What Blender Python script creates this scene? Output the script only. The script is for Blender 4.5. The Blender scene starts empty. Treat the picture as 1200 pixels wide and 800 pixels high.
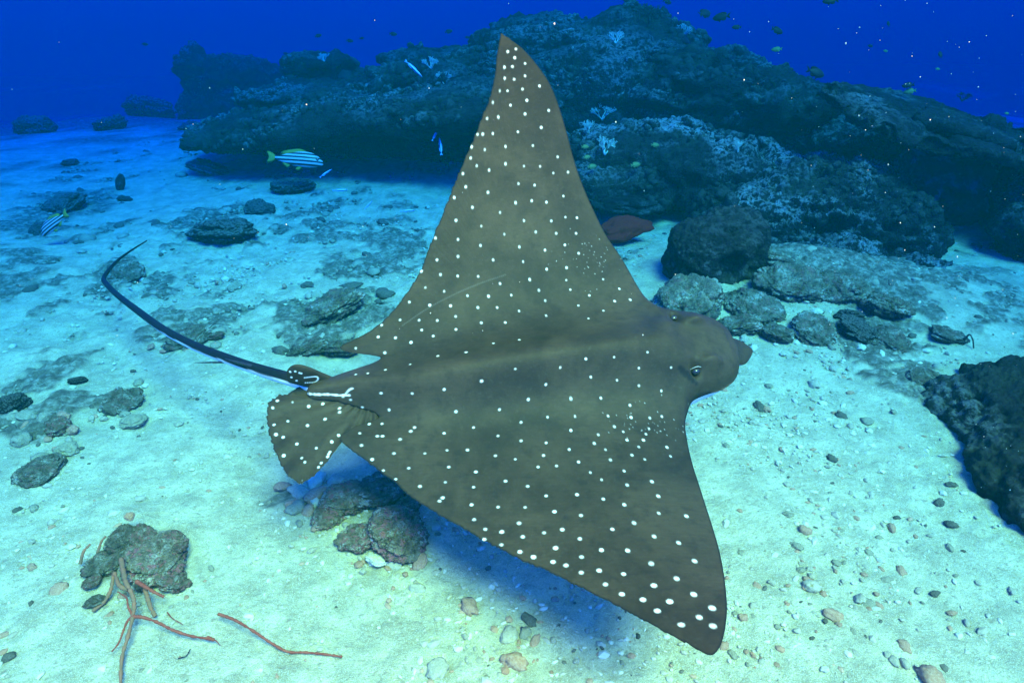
import bpy, bmesh, math, random
import numpy as np
from mathutils import Vector, Matrix
from mathutils.bvhtree import BVHTree

S = bpy.context.scene
COL = S.collection
random.seed(7)
RNG = np.random.default_rng(7)

# ------------------------------------------------------------------ camera, sky, sun, exposure
CAM_H, FPX, PITCH = 1.5, 782.0, math.radians(27)
cam = bpy.data.cameras.new('camera'); cam_o = bpy.data.objects.new('camera', cam); COL.objects.link(cam_o); S.camera = cam_o
cam.sensor_width = 36; cam.lens = 36 * FPX / 1200; cam.clip_start = .05; cam.clip_end = 600
cam_o.location = (0, 0, CAM_H); cam_o.rotation_euler = (math.radians(90) - PITCH, 0, 0)
SUN_DIR = Vector((-.28, .46, -.84)).normalized()          # the way the light travels
world = bpy.data.worlds.new('World'); S.world = world; world.use_nodes = True
wn = world.node_tree; sky_n = wn.nodes.new('ShaderNodeTexSky'); sky_n.sky_type = 'NISHITA'; sky_n.sun_disc = False; sky_n.air_density = .5; sky_n.dust_density = 1.5
sky_n.sun_elevation = math.asin(-SUN_DIR.z); sky_n.sun_rotation = math.atan2(-SUN_DIR.x, -SUN_DIR.y)
wn.links.new(sky_n.outputs[0], wn.nodes['Background'].inputs[0]); wn.nodes['Background'].inputs[1].default_value = .05
sun = bpy.data.lights.new('sun', 'SUN'); sun.energy = 5; sun.angle = math.radians(26); sun.color = (1, .272, .026)
sun_o = bpy.data.objects.new('sun', sun); COL.objects.link(sun_o); sun_o.location = (3, -4, 12)
sun_o.rotation_euler = SUN_DIR.to_track_quat('-Z', 'Y').to_euler()
vs = S.view_settings; vs.view_transform = 'Standard'; vs.look = 'None'; vs.exposure = 4.6; vs.gamma = 1; vs.use_curve_mapping = False
S.cycles.use_denoising = True; S.cycles.volume_bounces = 1; S.cycles.max_bounces = 5; S.cycles.diffuse_bounces = 3
WATER_EXT, WATER_SCA = (.86, .31, .025), (0.0, .0036, .0048)      # extinction and scattering per metre

# ------------------------------------------------------------------ pixels to directions, noise
def pixdir(x, y):
    u = (x - 600) / FPX; v = -(y - 400) / FPX
    return Vector((u, math.cos(PITCH) + v * math.sin(PITCH), -math.sin(PITCH) + v * math.cos(PITCH)))
CAMV = Vector((0, 0, CAM_H))
def W(x, y, fwd):
    d = pixdir(x, y); return CAMV + d * (fwd / d.y)
def px2m(p):                                                # metres per photo pixel at point p
    return (p.y * math.cos(PITCH) + (CAM_H - p.z) * math.sin(PITCH)) / FPX

def _hash(ix, iy, iz, seed):
    h = (ix.astype(np.int64) * 374761393 + iy.astype(np.int64) * 668265263 + iz.astype(np.int64) * 2147483647 + seed * 974634777) & 0xFFFFFFFF
    h = ((h ^ (h >> 13)) * 1274126177) & 0xFFFFFFFF
    h = ((h ^ (h >> 16)) * 2246822519) & 0xFFFFFFFF
    return ((h ^ (h >> 15)) & 0xFFFFFF) / float(0xFFFFFF)
def vnoise(p, seed=0):                                      # value noise, -1..1, p (N,3)
    i = np.floor(p).astype(np.int64); f = p - i; f = f * f * f * (f * (f * 6 - 15) + 10)
    r = 0
    for dx in (0, 1):
        wx = f[:, 0] if dx else 1 - f[:, 0]
        for dy in (0, 1):
            wy = f[:, 1] if dy else 1 - f[:, 1]
            for dz in (0, 1):
                wz = f[:, 2] if dz else 1 - f[:, 2]
                r = r + wx * wy * wz * _hash(i[:, 0] + dx, i[:, 1] + dy, i[:, 2] + dz, seed)
    return r * 2 - 1
def fbm(p, o=4, seed=0, gain=.5):
    r = 0; a = 1; t = 0
    for k in range(o):
        r = r + a * vnoise(p * 2.03 ** k + 17.3 * k, seed + k); t += a; a *= gain
    return r / t
def worley(p, seed=0):                                      # distance to the nearest cell point, about 0..1
    i = np.floor(p).astype(np.int64); best = np.full(len(p), 9.0)
    for dx in (-1, 0, 1):
        for dy in (-1, 0, 1):
            for dz in (-1, 0, 1):
                c = i + (dx, dy, dz)
                q = c + np.stack([_hash(c[:, 0], c[:, 1], c[:, 2], seed + s) for s in (1, 2, 3)], 1)
                best = np.minimum(best, ((p - q) ** 2).sum(1))
    return np.sqrt(best)
def sm(x, a, b):
    t = np.clip((x - a) / (b - a), 0, 1); return t * t * (3 - 2 * t)

# ------------------------------------------------------------------ meshes, objects, tags
def mesh_np(name, v, faces, smooth=True, attr=None):
    """v (N,3), faces (M,4) or (M,3) arrays (quads that repeat their last corner are triangles)"""
    me = bpy.data.meshes.new(name)
    v = np.asarray(v, np.float32); fs = faces if isinstance(faces, list) else [faces]
    fs = [np.asarray(f, np.int32) for f in fs if len(f)]
    me.vertices.add(len(v)); me.vertices.foreach_set('co', v.ravel())
    nl = sum(f.size for f in fs); npoly = sum(len(f) for f in fs)
    me.loops.add(nl); me.loops.foreach_set('vertex_index', np.concatenate([f.ravel() for f in fs]))
    me.polygons.add(npoly)
    tot = np.concatenate([np.full(len(f), f.shape[1], np.int32) for f in fs])
    me.polygons.foreach_set('loop_start', np.concatenate([[0], np.cumsum(tot)[:-1]]).astype(np.int32))
    me.polygons.foreach_set('use_smooth', np.full(npoly, smooth))
    me.update(calc_edges=True)
    if attr is not None:
        a = me.color_attributes.new('tint', 'FLOAT_COLOR', 'POINT')
        c = np.ones((len(v), 4), np.float32); c[:, :attr.shape[1]] = attr
        a.data.foreach_set('color', c.ravel())
    return me
def obj(name, me, mat, parent=None):
    o = bpy.data.objects.new(name, me); COL.objects.link(o)
    if mat and not me.materials: me.materials.append(mat)
    if parent: o.parent = parent
    return o
def tag(o, label=None, cat=None, group=None, kind=None):
    if label: o['label'] = label
    if cat: o['category'] = cat
    if group: o['group'] = group
    if kind: o['kind'] = kind
    return o
def empty(name, loc=(0, 0, 0)):
    e = bpy.data.objects.new(name, None); COL.objects.link(e); e.location = loc; e.empty_display_size = .1; return e
def copy_tree(o, parent=None):
    c = o.copy(); COL.objects.link(c); c.parent = parent
    for ch in [x for x in bpy.data.objects if x.parent is o]: copy_tree(ch, c)
    return c
def ico(sub):
    bm = bmesh.new(); bmesh.ops.create_icosphere(bm, subdivisions=sub, radius=1)
    v = np.array([x.co[:] for x in bm.verts]); f = np.array([[y.index for y in x.verts] for x in bm.faces]); bm.free(); return v, f
ICO = {k: ico(k) for k in (1, 2, 3, 4, 5)}
def tube(pts, rad, n=10, cap=True):
    P = [Vector(p) for p in pts]; V = []; ref = None
    for i, p in enumerate(P):
        t = (P[min(i + 1, len(P) - 1)] - P[max(i - 1, 0)]).normalized()
        if ref is None: ref = t.orthogonal().normalized()
        ref = (ref - t * ref.dot(t)).normalized(); b = t.cross(ref)
        for k in range(n):
            a = 2 * math.pi * k / n; V.append(p + (ref * math.cos(a) + b * math.sin(a)) * rad[i])
    F = [(i * n + k, i * n + (k + 1) % n, (i + 1) * n + (k + 1) % n, (i + 1) * n + k) for i in range(len(P) - 1) for k in range(n)]
    if cap:
        V += [P[0], P[-1]]; m = len(V)
        F += [((k + 1) % n, k, m - 2, m - 2) for k in range(n)]
        F += [((len(P) - 1) * n + k, (len(P) - 1) * n + (k + 1) % n, m - 1, m - 1) for k in range(n)]
    q = [f for f in F if f[2] != f[3]]; t = [f[:3] for f in F if f[2] == f[3]]
    return np.array([v[:] for v in V]), q, t
def spline(pts, n):
    """Catmull-Rom through pts"""
    p = np.array([list(x) for x in pts], float); p = np.vstack([2 * p[0] - p[1], p, 2 * p[-1] - p[-2]]); out = []
    m = len(p) - 3
    for u in np.linspace(0, m - 1e-6, n):
        i = int(u); t = u - i; a, b, c, d = p[i:i + 4]
        out.append(.5 * (2 * b + (c - a) * t + (2 * a - 5 * b + 4 * c - d) * t * t + (3 * b - a - 3 * c + d) * t ** 3))
    return np.array(out)
def join(parts):
    V = []; Q = []; T = []; n = 0
    for v, q, t in parts:
        V.append(v); n0 = n; n += len(v)
        if len(q): Q.append(np.asarray(q) + n0)
        if len(t): T.append(np.asarray(t) + n0)
    return np.vstack(V), [np.vstack(x) for x in (Q, T) if x]

# ------------------------------------------------------------------ materials
class Mat:
    def __init__(s, name, rough=.8, spec=.2):
        s.m = bpy.data.materials.new(name); s.m.use_nodes = True; s.t = s.m.node_tree
        s.b = s.t.nodes['Principled BSDF']; s.b.inputs['Roughness'].default_value = rough; s.b.inputs['Specular IOR Level'].default_value = spec
    def n(s, kind, **kw):
        x = s.t.nodes.new('ShaderNode' + kind)
        for k, v in kw.items():
            if k in x.inputs: x.inputs[k].default_value = v
            else: setattr(x, k, v)
        return x
    def l(s, a, b): s.t.links.new(a, b)
    def coord(s, kind='Object'): return s.n('TexCoord').outputs[kind]
    def noise(s, scale, detail=4, rough=.55, co=None, dist=0):
        x = s.n('TexNoise', Scale=scale, Detail=detail, Roughness=rough, Distortion=dist)
        if co is not None: s.l(co, x.inputs['Vector'])
        return x.outputs['Fac']
    def vor(s, scale, co=None, feature='F1'):
        x = s.n('TexVoronoi', Scale=scale); x.feature = feature
        if co is not None: s.l(co, x.inputs['Vector'])
        return x
    def ramp(s, fac, stops):
        r = s.n('ValToRGB'); e = r.color_ramp.elements
        while len(e) < len(stops): e.new(.5)
        for k, (p, c) in enumerate(stops):
            e[k].position = p; e[k].color = (*c, 1) if not isinstance(c, (int, float)) else (c, c, c, 1)
        s.l(fac, r.inputs[0]); return r.outputs[0]
    def mix(s, fac, a, b, blend='MIX'):
        x = s.n('Mix', data_type='RGBA', blend_type=blend)
        for sock, v in ((x.inputs[0], fac), (x.inputs[6], a), (x.inputs[7], b)):
            if isinstance(v, tuple): sock.default_value = (*v, 1)
            elif isinstance(v, (int, float)): sock.default_value = v
            else: s.l(v, sock)
        return x.outputs[2]
    def math(s, op, a, b=0.0):
        x = s.n('Math', operation=op)
        for k, v in ((0, a), (1, b)):
            if isinstance(v, (int, float)): x.inputs[k].default_value = v
            else: s.l(v, x.inputs[k])
        return x.outputs[0]
    def bump(s, h, strength=.5, dist=.01):
        x = s.n('Bump', Strength=strength, Distance=dist); s.l(h, x.inputs['Height']); s.l(x.outputs[0], s.b.inputs['Normal'])
    def color(s, c):
        if isinstance(c, tuple): s.b.inputs['Base Color'].default_value = (*c, 1)
        else: s.l(c, s.b.inputs['Base Color'])
    def attr(s, name='tint'):
        a = s.n('VertexColor'); a.layer_name = name
        x = s.n('SeparateColor'); s.l(a.outputs[0], x.inputs[0]); return x.outputs
    def geo(s, out): return s.n('NewGeometry').outputs[out]

def sand_material():
    m = Mat('coral_sand', .95, .05); co = m.coord()
    a = m.attr()                                           # R: crust and rubble cover with the far fade, G: algae film
    base = m.mix(m.noise(1.7, 5, .6, co), (.62, .48, .27), (.74, .595, .345))
    base = m.mix(m.ramp(m.noise(9, 6, .7, co), [(.40, 0), (.60, 1)]), base, (.43, .33, .19))
    grain = m.noise(420, 2, .6, co)
    base = m.mix(m.ramp(grain, [(.50, 0), (.66, .75)]), base, (.83, .75, .55))
    base = m.mix(m.ramp(m.noise(300, 2, .5, co), [(.60, 0), (.70, .8)]), base, (.30, .21, .13))
    base = m.mix(m.ramp(m.noise(70, 3, .6, co), [(.56, 0), (.70, .75)]), base, (.36, .26, .17))
    film = m.math('MULTIPLY', a[1], m.ramp(m.noise(5, 6, .7, co), [(.35, 0), (.62, 1)]))
    base = m.mix(film, base, (.17, .155, .105))
    crust = m.ramp(m.noise(22, 6, .75, co), [(.3, (.06, .05, .035)), (.48, (.17, .14, .095)), (.66, (.44, .37, .26))])
    base = m.mix(a[0], base, crust)
    m.color(base)
    h = m.math('ADD', m.math('MULTIPLY', m.noise(60, 6, .75, co), 1.0), m.math('MULTIPLY', grain, .35))
    m.bump(h, .9, .016); return m.m

def rock_material(name, dark, mid, pale, pale_amt=.5, pink=0.0, scale=1.0, bump=.02, patch=0.0):
    m = Mat(name, .9, .1); co = m.coord()
    n1 = m.noise(7 * scale, 8, .72, co); n2 = m.noise(26 * scale, 6, .7, co)
    base = m.mix(m.ramp(n1, [(.35, 0), (.62, 1)]), dark, mid)
    up = m.n('SeparateXYZ'); m.l(m.geo('Normal'), up.inputs[0])
    sed = m.math('ADD', m.math('MULTIPLY', up.outputs[2], .16), n2)               # sediment and crust settle on upward faces
    amt = pale_amt
    if patch:                                                                     # crust comes in patches, bare dark turf between
        amt = m.math('MULTIPLY', m.ramp(m.noise(patch, 4, .6, co, .6), [(.45, .04), (.62, 1)]), pale_amt)
        base = m.mix(m.ramp(m.noise(patch * 1.7, 3, .6, co), [(.5, 0), (.66, .8)]), base, (.040, .038, .022))
    base = m.mix(m.math('MULTIPLY', m.ramp(sed, [(.57, 0), (.68, 1)]), amt), base, pale)
    if pink:
        base = m.mix(m.math('MULTIPLY', m.ramp(m.noise(11 * scale, 4, .6, co, 1.0), [(.52, 0), (.6, 1)]), pink), base, (.42, .13, .13))
        base = m.mix(m.math('MULTIPLY', m.ramp(m.noise(60 * scale, 3, .6, co), [(.55, 0), (.63, 1)]), .6), base, (.30, .20, .10))
    base = m.mix(m.ramp(m.vor(48 * scale, co).outputs['Distance'], [(.0, .75), (.32, 0)]), base, (.03, .028, .022))
    m.color(base)
    m.bump(m.math('ADD', m.noise(38 * scale, 8, .75, co), m.math('MULTIPLY', m.vor(60 * scale, co).outputs['Distance'], .6)), .9, bump)
    return m.m

def plain_material(name, a, b, scale=30, rough=.7, spec=.2, bump=0, detail=4):
    m = Mat(name, rough, spec); co = m.coord(); n = m.noise(scale, detail, .65, co)
    m.color(m.mix(m.ramp(n, [(.3, 0), (.7, 1)]), a, b))
    if bump: m.bump(n, .7, bump)
    return m.m

def ray_material():
    m = Mat('ray_skin', .6, .12); co = m.coord(); a = m.attr()      # R white spots and lid glint, G dark margin and spiracle shade, B pale belly
    n = m.noise(3.2, 7, .65, co, .5)
    base = m.mix(m.ramp(n, [(.36, 0), (.62, 1)]), (.017, .0115, .0070), (.046, .031, .0175))
    mp = m.n('Mapping'); mp.inputs['Scale'].default_value = (20, 150, 150); m.l(co, mp.inputs[0])
    base = m.mix(m.math('MULTIPLY', m.ramp(m.noise(1, 4, .6, mp.outputs[0]), [(.4, 0), (.7, 1)]), .35), base, (.016, .0125, .010))
    base = m.mix(m.ramp(m.noise(90, 4, .7, co), [(.55, 0), (.75, .4)]), base, (.055, .045, .035))
    base = m.mix(m.ramp(m.noise(28, 5, .7, co), [(.50, 0), (.68, .55)]), base, (.013, .010, .008))
    base = m.mix(a[1], base, (.005, .005, .005))
    base = m.mix(a[2], base, (.70, .68, .62))
    base = m.mix(a[0], base, (.74, .74, .68))
    m.color(base); m.bump(m.noise(160, 5, .7, co), .25, .003); return m.m

M_SAND = sand_material()
M_REEF = rock_material('reef_rock', (.006, .0055, .006), (.024, .021, .019), (.15, .14, .125), .9, 0, 1.0, .03, 1.25)
M_REEF2 = rock_material('crusted_reef', (.006, .0055, .006), (.026, .023, .020), (.33, .31, .28), .9, 0, 1.25, .03, 1.25)
M_KNOB = rock_material('crusted_knobs', (.012, .012, .010), (.045, .04, .03), (.24, .225, .19), .8, 0, 1.6, .012, 1.25)
M_REEF_PALE = rock_material('crusted_rock', (.04, .035, .025), (.19, .155, .10), (.55, .49, .37), .9, .25, .36, .014, 1.0)
M_PINK = rock_material('coralline_rock', (.07, .05, .035), (.30, .21, .13), (.62, .53, .40), .9, .85, .36, .014, 1.0)
M_DARK = rock_material('dark_rock', (.010, .010, .009), (.040, .037, .03), (.24, .22, .18), .6, 0, .5, .015)
M_RAY = ray_material()
M_EYE = plain_material('eye_black', (.012, .011, .010), (.03, .025, .02), 80, .15, .5)
M_TAIL = None

# ------------------------------------------------------------------ the sea bed
def zg(x, y):
    x = np.atleast_1d(np.asarray(x, float)); y = np.atleast_1d(np.asarray(y, float))
    p = np.stack([x, y, np.zeros_like(x)], 1)
    z = .045 * fbm(p * .55, 2, 3) + .016 * fbm(p * 2.6, 3, 9)
    z += .16 * np.exp(-((x - 1.75) / .75) ** 2 - ((y - 3.75 + .25 * (x - 1.7)) / .42) ** 2)         # rubble apron below the reef
    z += .06 * np.exp(-((x - .95) / .4) ** 2 - ((y - 3.35) / .25) ** 2)
    z += .22 * fbm(p * .42 + 5, 3, 14) * sm(y, 6.5, 10.5)
    z -= .03 * np.clip(y - 7.5, 0, 30) ** 1.6 + .02 * np.clip(-x - 6, 0, 30) ** 1.3             # the bed falls away
    return z
def zg1(x, y): return float(zg(x, y)[0])
def at(px, py, lift=0.0):
    """the point of the sea bed seen at a photo pixel"""
    d = pixdir(px, py); z = 0.0
    for _ in range(5):
        t = (CAM_H - z) / -d.z; p = CAMV + d * t; z = zg1(p.x, p.y)
    return Vector((p.x, p.y, z + lift))

PATCH = [(x, y, r) for x, y, r in [(45, 505, .30), (18, 470, .2), (140, 475, .15), (395, 372, .20), (372, 400, .15), (215, 398, .17), (135, 328, .25), (190, 330, .25), (400, 592, .17), (450, 625, .14), (330, 585, .08), (150, 668, .11), (190, 668, .10), (60, 248, .4), (250, 268, .3), (420, 322, .2), (20, 330, .3), (1095, 470, .2), (1010, 420, .3)]]
PATCH = [(CAM_H * pixdir(x, y).x / -pixdir(x, y).z, CAM_H * pixdir(x, y).y / -pixdir(x, y).z, r) for x, y, r in PATCH]
def cover(x, y):
    """how far crust, rubble and algae cover the sand, with a painted fade at the far end"""
    p = np.stack([x, y, np.zeros_like(x)], 1)
    n = fbm(p * 1.9 + 40, 4, 21); n2 = fbm(p * 6 + 11, 4, 31)
    left = sm(-x + .55 * (y - 2), -.3, 1.6) * sm(y, 1.6, 3.2)                         # towards the left and far: more growth
    reef = np.exp(-((x - 1.9) / 1.0) ** 2 - ((y - 3.75 + .25 * (x - 1.7)) / .60) ** 2)
    reef2 = sm(x, 1.35, 1.8) * sm(y, 1.7, 2.2) * .55
    far = sm(y, 4.2, 6.5) * .55
    pat = np.zeros_like(x)
    for cx, cy, cr_ in PATCH: pat = np.maximum(pat, np.exp(-(((x - cx) / cr_) ** 2 + ((y - cy) / (cr_ * 1.3)) ** 2)))
    r = sm(n * .5 + n2 * .85 + .80 * pat + .38 * left + .95 * reef + .5 * reef2 + .10 * far + .75 * sm(y, 8.0, 11.5) - .58, .04, .22)  # far rubble, thickened so its dark colour fades the bed into the water
    g = np.clip(.16 * left + .8 * reef + .12 * far + .2 * sm(n, .1, .6), 0, 1)
    return np.clip(r * (.25 + .75 * np.clip(left + reef + reef2 + far + pat, 0, 1)), 0, 1), np.clip(g + .12 * pat, 0, 1)

def axis(lo, hi, step, far_lo, far_hi):
    a = list(np.arange(lo, hi, step)); s = step; x = hi
    while x < far_hi: a.append(x); s *= 1.09; x += s
    s = step * 1.09; x = lo - s
    while x > far_lo: a.insert(0, x); s *= 1.09; x -= s
    return np.array(a)
gx = axis(-2.6, 2.6, .0095, -95, 95); gy = axis(.75, 4.6, .0095, -8, 110)
X, Y = np.meshgrid(gx, gy); xf, yf = X.ravel(), Y.ravel()
zz = zg(xf, yf); cr, cg_ = cover(xf, yf)
near = sm(-np.hypot(xf, yf), -9, -6)
pp = np.stack([xf, yf, np.zeros_like(xf)], 1)
lm = sm(-xf + .55 * (yf - 2), -.3, 1.6) * sm(yf, 1.6, 3.2)
zz = zz + lm * (.030 * fbm(pp * 5.5, 4, 45, .6) + .016 * (.5 - worley(pp * 9, 46))) + near * (.007 * fbm(pp * 12, 3, 5) + .0045 * fbm(pp * 38, 2, 8) * (.5 + sm(fbm(pp * 2.3, 2, 91), -.3, .5))) + cr * (.022 * (1 - worley(pp * 13, 4)) + .012 * fbm(pp * 34, 2, 6)) * (.3 + .7 * near)
nx, ny = len(gx), len(gy); idx = np.arange(nx * ny).reshape(ny, nx)
fq = np.stack([idx[:-1, :-1], idx[:-1, 1:], idx[1:, 1:], idx[1:, :-1]], -1).reshape(-1, 4)
tag(obj('sea_bed', mesh_np('sea_bed', np.stack([xf, yf, zz], 1), fq, True, np.stack([cr, cg_, cr * 0], 1)), M_SAND), kind='structure')

# ------------------------------------------------------------------ reef: slabs fused by remesh, then roughened
def solid(prims):
    """prims: (centre, (rx, ry, rz), yaw, roll, squareness)"""
    parts = []
    for c, r, yaw, roll, sq in prims:
        v, f = ICO[4]; pw = 2 / sq; v = v / (np.abs(v) ** pw).sum(1, keepdims=True) ** (1 / pw)
        R = np.array((Matrix.Rotation(yaw, 3, 'Z') @ Matrix.Rotation(roll, 3, 'Y')))
        parts.append(((v * np.array(r)) @ R.T + np.array(c[:]), [], f))
    v, f = join(parts); return mesh_np('solid', v, f)
def remesh(me, voxel):
    o = bpy.data.objects.new('tmp', me); COL.objects.link(o)
    md = o.modifiers.new('r', 'REMESH'); md.mode = 'VOXEL'; md.voxel_size = voxel
    ev = o.evaluated_get(bpy.context.evaluated_depsgraph_get()); m2 = bpy.data.meshes.new_from_object(ev)
    bpy.data.objects.remove(o); bpy.data.meshes.remove(me)
    v = np.empty(len(m2.vertices) * 3, np.float32); m2.vertices.foreach_get('co', v)
    n = np.empty(len(m2.vertices) * 3, np.float32); m2.vertices.foreach_get('normal', n)
    q = np.empty(len(m2.loops), np.int32); m2.loops.foreach_get('vertex_index', q)
    bpy.data.meshes.remove(m2)
    return v.reshape(-1, 3).astype(float), n.reshape(-1, 3).astype(float), q.reshape(-1, 4)
def roughen(v, n, big=.1, lump=.06, fine=.025, strata=.05, seed=0):
    wp = v + .16 * np.stack([fbm(v * 2.1 + 31 * k, 3, seed + 80 + k) for k in range(3)], 1)
    mod = sm(fbm(v * 1.4 + 7, 3, seed + 60), -.35, .4)[:, None][:, 0]
    d = big * fbm(v * 1.6, 3, seed) + lump * (.25 + 1.3 * mod) * (.55 - worley(wp * np.array([5.0, 5.0, 7.5]), seed + 5))
    d = d + fine * (.4 + 1.2 * (1 - mod)) * (.5 - worley(wp * 13, seed + 9)) + fine * 1.5 * (.45 - np.abs(fbm(v * 16, 4, seed + 2, .6)) * 1.6) + fine * .5 * fbm(v * 45, 2, seed + 3)
    d = d - .10 * sm(fbm(v * np.array([3.2, 3.2, 5.5]) + 3, 3, seed + 70), .22, .5)                   # holes and hollows
    horiz = 1 - np.abs(n[:, 2])
    w = v + .12 * np.stack([fbm(v * 1.2, 2, seed + 50)] * 3, 1)
    d = d + strata * 1.6 * horiz * vnoise(np.stack([w[:, 0] * .7, w[:, 1] * .7, w[:, 2] * 8], 1), seed + 33)
    return v + n * d[:, None]
def rock_part(name, prims, voxel, mat, parent=None, **kw):
    v, n, q = remesh(solid(prims), voxel); return obj(name, mesh_np(name, roughen(v, n, **kw), q), mat, parent)

PI = math.pi
def P(px, py, fwd, rx, ry, rz, yaw=0, roll=0, sq=.8, dz=0):
    c = W(px, py, fwd); c.z += dz; return (c, (rx, ry, rz), math.radians(yaw), math.radians(roll), sq)
reef = empty('coral_reef', (1.2, 6, 0)); 
tag(reef, 'large dark layered coral reef outcrop rising behind the spotted ray', 'reef')
def reef_part(name, prims, voxel, mat=None, **kw):
    o = rock_part(name, prims, voxel, mat or M_REEF, None, **kw)
    o.parent = reef; o.matrix_parent_inverse = Matrix.Translation((-1.2, -6, 0)); return o
reef_parts = []
reef_parts.append(reef_part('lower_ledge', [P(425, 128, 7.0, 1.75, 1.05, .13, 4, -9), P(520, 130, 6.5, 1.15, .75, .14, -8, -4), P(330, 138, 7.4, .9, .7, .10, 10, -10)], .024, seed=11, big=.09, lump=.05, fine=.02, strata=.03))
reef_parts.append(reef_part('upper_ledge', [P(450, 96, 8.0, 1.6, .9, .11, 3, -6), P(560, 84, 7.6, 1.1, .7, .13, -4, -3), P(540, 66, 8.5, .9, .6, .10, 0, -2), P(372, 76, 8.6, .42, .4, .12)], .028, seed=12, big=.09, lump=.06, fine=.022, strata=.03))
reef_parts.append(reef_part('back_wall', [P(440, 175, 7.9, 1.7, .6, .5, 0, 0, .9), P(600, 150, 7.6, 1.4, .7, .62, 0, 0, .9), P(720, 130, 7.4, 1.3, .8, .7, 0, 0, .9)], .04, seed=13, big=.14, lump=.07))
reef_parts.append(reef_part('crest', [P(690, 52, 8.0, 1.25, .8, .20, 0, 1, .85), P(655, 36, 8.3, .75, .6, .15), P(735, 36, 8.0, .55, .6, .18), P(790, 78, 7.5, .9, .8, .22, 0, 8), P(600, 78, 7.7, .7, .6, .12)], .026, seed=14, big=.13, lump=.085, fine=.03, strata=.05))
reef_parts.append(reef_part('shoulder', [P(870, 105, 6.8, .85, .7, .20, 0, 8), P(905, 118, 6.5, .5, .55, .15, -5, 8), P(820, 120, 6.7, .7, .6, .22), P(900, 165, 6.6, .9, .4, .45, 0, 0, .9)], .022, seed=15, big=.11, lump=.075, fine=.028, strata=.05))
reef_parts.append(reef_part('middle_terrace', [P(765, 185, 5.7, .80, .55, .26, 6, 0, .85), P(720, 215, 5.3, .55, .4, .16, 0, 3), P(850, 205, 5.3, .6, .5, .24)], .019, M_REEF2, seed=16, big=.10, lump=.065, fine=.028, strata=.05))
reef_parts.append(reef_part('front_slope', [P(950, 250, 4.95, .75, .7, .42, -8, 0, .9), P(1020, 268, 4.6, .5, .5, .27, -12, 6, .9), P(880, 262, 4.75, .5, .5, .30, 0, 0, .9)  , P(985, 318, 4.15, .55, .40, .20, -12, 4, .9), P(1050, 335, 3.95, .34, .3, .16, -10, 6, .9), P(910, 325, 4.1, .36, .3, .16, 0, 0, .9)], .017, M_REEF2, seed=17, big=.11, lump=.075, fine=.034, strata=.03))
reef_parts.append(reef_part('cave_wall', [P(1150, 235, 5.2, .75, .4, .55, -15, 0, .9), P(1240, 270, 4.5, .42, .6, .55, 0, 0, .9), P(1215, 290, 4.1, .16, .3, .22), P(1035, 180, 6.1, .75, .3, .36, 0, 0, .9)], .022, seed=18, big=.11, lump=.06, fine=.026))

fr = W(262, 90, 13); fro = rock_part('far_reef', [(fr, (.8, .6, .42), 0, 0, .9), (fr + Vector((-.45, 0, .1)), (.35, .4, .42), 0, 0, .9), (fr + Vector((.55, 0, -.05)), (.6, .4, .28), 0, 0, .9), (fr + Vector((0, 0, -.6)), (.9, .7, .5), 0, 0, .9)], .05, M_REEF, big=.2, lump=.14, fine=.05, seed=19)
tag(fro, 'faint far reef head in blue water beyond the long ledge', 'reef')
# scattered coral knobs on the reef
def knobs(parts, n, name):
    allv = []; alln = []
    for o in parts:
        me = o.data; v = np.empty(len(me.vertices) * 3, np.float32); me.vertices.foreach_get('co', v)
        nn = np.empty(len(me.vertices) * 3, np.float32); me.vertices.foreach_get('normal', nn)
        allv.append(v.reshape(-1, 3)); alln.append(nn.reshape(-1, 3))
    v = np.vstack(allv).astype(float); nn = np.vstack(alln).astype(float)
    w = np.clip(nn[:, 2] + .25, 0, 1) * (v[:, 2] > .05) * sm(fbm(v * 2.2, 3, 77), -.1, .35) * (v[:, 1] < 8.5)
    pick = RNG.choice(len(v), n, p=w / w.sum(), replace=False)
    variants = []
    for k in range(6):
        a, f = ICO[2]; d = 1 + .45 * vnoise(a * 1.7 + k * 9, k) + .25 * vnoise(a * 4 + k * 5, k + 3); variants.append((a * d[:, None], f))
    parts_ = []
    for i in pick:
        a, f = variants[RNG.integers(6)]; s = min(.06, RNG.gamma(2.2, .007) + .006) * (1 + .25 * (v[i, 1] - 4)) * .8
        q = Vector(nn[i]).to_track_quat('Z', 'Y').to_matrix() @ Matrix.Rotation(RNG.uniform(0, 6.3), 3, 'Z')
        parts_.append(((a * s * np.array([1, RNG.uniform(.5, 1), RNG.uniform(.5, 1.3)])) @ np.array(q).T + v[i], [], f))
    a, f = join(parts_); return mesh_np(name, a, f)
kn = obj('coral_knobs', knobs(reef_parts[:7], 4200, 'coral_knobs'), M_KNOB); kn.parent = reef; kn.matrix_parent_inverse = Matrix.Translation((-1.2, -6, 0)); kn['kind'] = 'stuff'

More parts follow.
